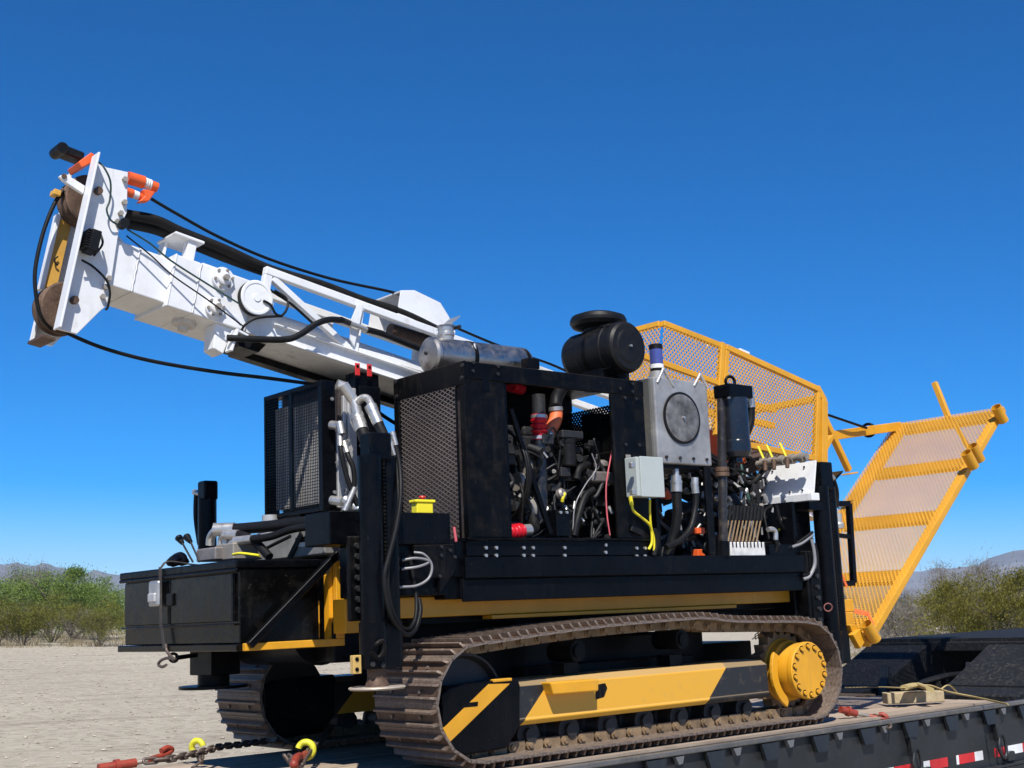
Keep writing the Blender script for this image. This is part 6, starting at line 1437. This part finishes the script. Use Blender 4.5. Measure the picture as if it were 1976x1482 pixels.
# scrub strip beyond the yard: dead grass and low weeds nobody could count
def scrub(name, label, n, pxr, dr, mat, hgt):
    az = A0 - np.arctan((RNG.uniform(pxr[0], pxr[1], n) - 988) / 2500.0); d = RNG.uniform(dr[0], dr[1], n)
    cx, cy = CAM.x + d * np.cos(az), CAM.y + d * np.sin(az); k = 26
    b = np.repeat(np.stack([cx, cy, np.full(n, GZ)], 1), k, 0)
    b[:, :2] += RNG.normal(size=(n * k, 2)) * 0.22
    sz = np.repeat(RNG.uniform(0.5, 1.3, n), k)[:, None] * hgt
    t = b + np.concatenate([RNG.normal(size=(n * k, 2)) * 0.35 * sz, np.abs(RNG.normal(0.6, 0.3, (n * k, 1))) * sz], 1)
    e = np.concatenate([RNG.normal(size=(n * k, 2)), np.zeros((n * k, 1))], 1); e /= np.linalg.norm(e, axis=1)[:, None]
    v = np.stack([b - e * 0.012, b + e * 0.012, t], 1).reshape(-1, 3)
    me = bpy.data.meshes.new(name); N_ = n * k
    me.vertices.add(len(v)); me.vertices.foreach_set('co', v.ravel()); me.loops.add(N_ * 3); me.loops.foreach_set('vertex_index', np.arange(N_ * 3, dtype=np.int32))
    me.polygons.add(N_); me.polygons.foreach_set('loop_start', np.arange(0, N_ * 3, 3, dtype=np.int32)); me.polygons.foreach_set('loop_total', np.full(N_, 3, dtype=np.int32))
    me.materials.append(mat); me.update()
    o = bpy.data.objects.new(name, me); COL.objects.link(o); tag(o, label, kind='stuff')
scrub('dry_grass', 'dead grass and low weeds along the far edge of the gravel', 900, (-250, 800), (63, 100), LEAF['brown'], 0.35)
scrub('dry_weeds', 'pale dry weeds on the ground behind the trailer at right', 900, (1500, 2300), (34, 90), LEAF['brown'], 0.3)
scrub('distant_brush', 'far-off grey-green brush filling the plain below the hills', 2600, (-400, 2400), (110, 330), LEAF['mesquite'], 2.0)

# ---------------------------------------------------------------- hills
def hills(name, label, px, ys, dist, depth):
    """a ridge with spurs: heights follow the skyline, the front slope falls to the plain"""
    n = 240; rows = 26
    xs = np.linspace(px[0], px[-1], n); h = np.interp(xs, px, ys)
    rg = np.random.default_rng(5)
    hz = (1180 - h) / 2500 * dist + 1.6
    for f_, a_ in ((9, 0.05), (23, 0.035), (60, 0.02)):
        hz = hz * (1 + a_ * np.sin(np.arange(n) / n * f_ * 6.28 + rg.uniform(0, 6)))
    v = []; az = A0 - np.arctan((xs - 988) / 2500.0)
    nz = rg.normal(size=(rows, n))
    for j in range(rows):
        t = j / (rows - 1)
        dd = dist - depth * (1 - t)
        prof_ = t ** 1.25
        w = np.convolve(nz[j], np.ones(7) / 7, 'same') * 0.22 * (1 - abs(2 * t - 1) * 0.5) * (1 - t ** 6)
        spur = 0.22 * np.sin(np.arange(n) * 0.42 + 2.2 * np.sin(np.arange(n) * 0.11) + j * 0.12) * t * (1 - t ** 4)
        for i in range(n): v.append((CAM.x + dd * math.cos(az[i]), CAM.y + dd * math.sin(az[i]), GZ - 2 + (hz[i] + 2) * max(0, prof_ + prof_ * (w[i] + spur[i]))))
    f = [(j * n + i, j * n + i + 1, (j + 1) * n + i + 1, (j + 1) * n + i) for j in range(rows - 1) for i in range(n - 1)]
    back = len(v)
    for i in range(n): v.append((CAM.x + (dist + depth) * math.cos(az[i]), CAM.y + (dist + depth) * math.sin(az[i]), GZ - 2))
    f += [((rows - 1) * n + i, (rows - 1) * n + i + 1, back + i + 1, back + i) for i in range(n - 1)]
    me = bpy.data.meshes.new(name); me.from_pydata(v, [], f)
    m = paint(name + '_rock', (0.12, 0.115, 0.125), 0.95, var=0.3, scale=0.006, dust=0.5, dustcol=(0.13, 0.12, 0.09))
    me.materials.append(m); me.update()
    o = bpy.data.objects.new(name, me); COL.objects.link(o); tag(o, label, kind='structure')
hills('hills', 'hazy blue-grey mountain range low on the horizon', [-500, -100, 0, 40, 75, 95, 130, 165, 190, 235, 400, 800, 1300, 1650, 1780, 1830, 1870, 1900, 1925, 1950, 1976, 2050, 2200, 2500], [1110, 1100, 1098, 1096, 1102, 1096, 1098, 1108, 1104, 1116, 1130, 1140, 1140, 1120, 1106, 1097, 1093, 1088, 1081, 1079, 1069, 1055, 1060, 1080], 3200, 900)

# ---------------------------------------------------------------- air
HAZE = True
if HAZE:
    m = bpy.data.materials.new('haze_air'); m.use_nodes = True; nt = m.node_tree
    for n_ in list(nt.nodes):
        if n_.type == 'BSDF_PRINCIPLED': nt.nodes.remove(n_)
    pv = N(nt, 'ShaderNodeVolumePrincipled'); pv.inputs['Color'].default_value = (0.60, 0.78, 1.0, 1); pv.inputs['Density'].default_value = 0.00015
    pv.inputs['Anisotropy'].default_value = 0.0
    nt.links.new(pv.outputs[0], nt.nodes['Material Output'].inputs['Volume'])
    b = MB().box(CAM.x - 4600, CAM.x + 4600, CAM.y - 4600, CAM.y + 4600, GZ - 3.5, GZ + 190)
    hz_ = part('haze', b, m); tag(hz_, 'thin blue desert haze over the plain', kind='stuff')
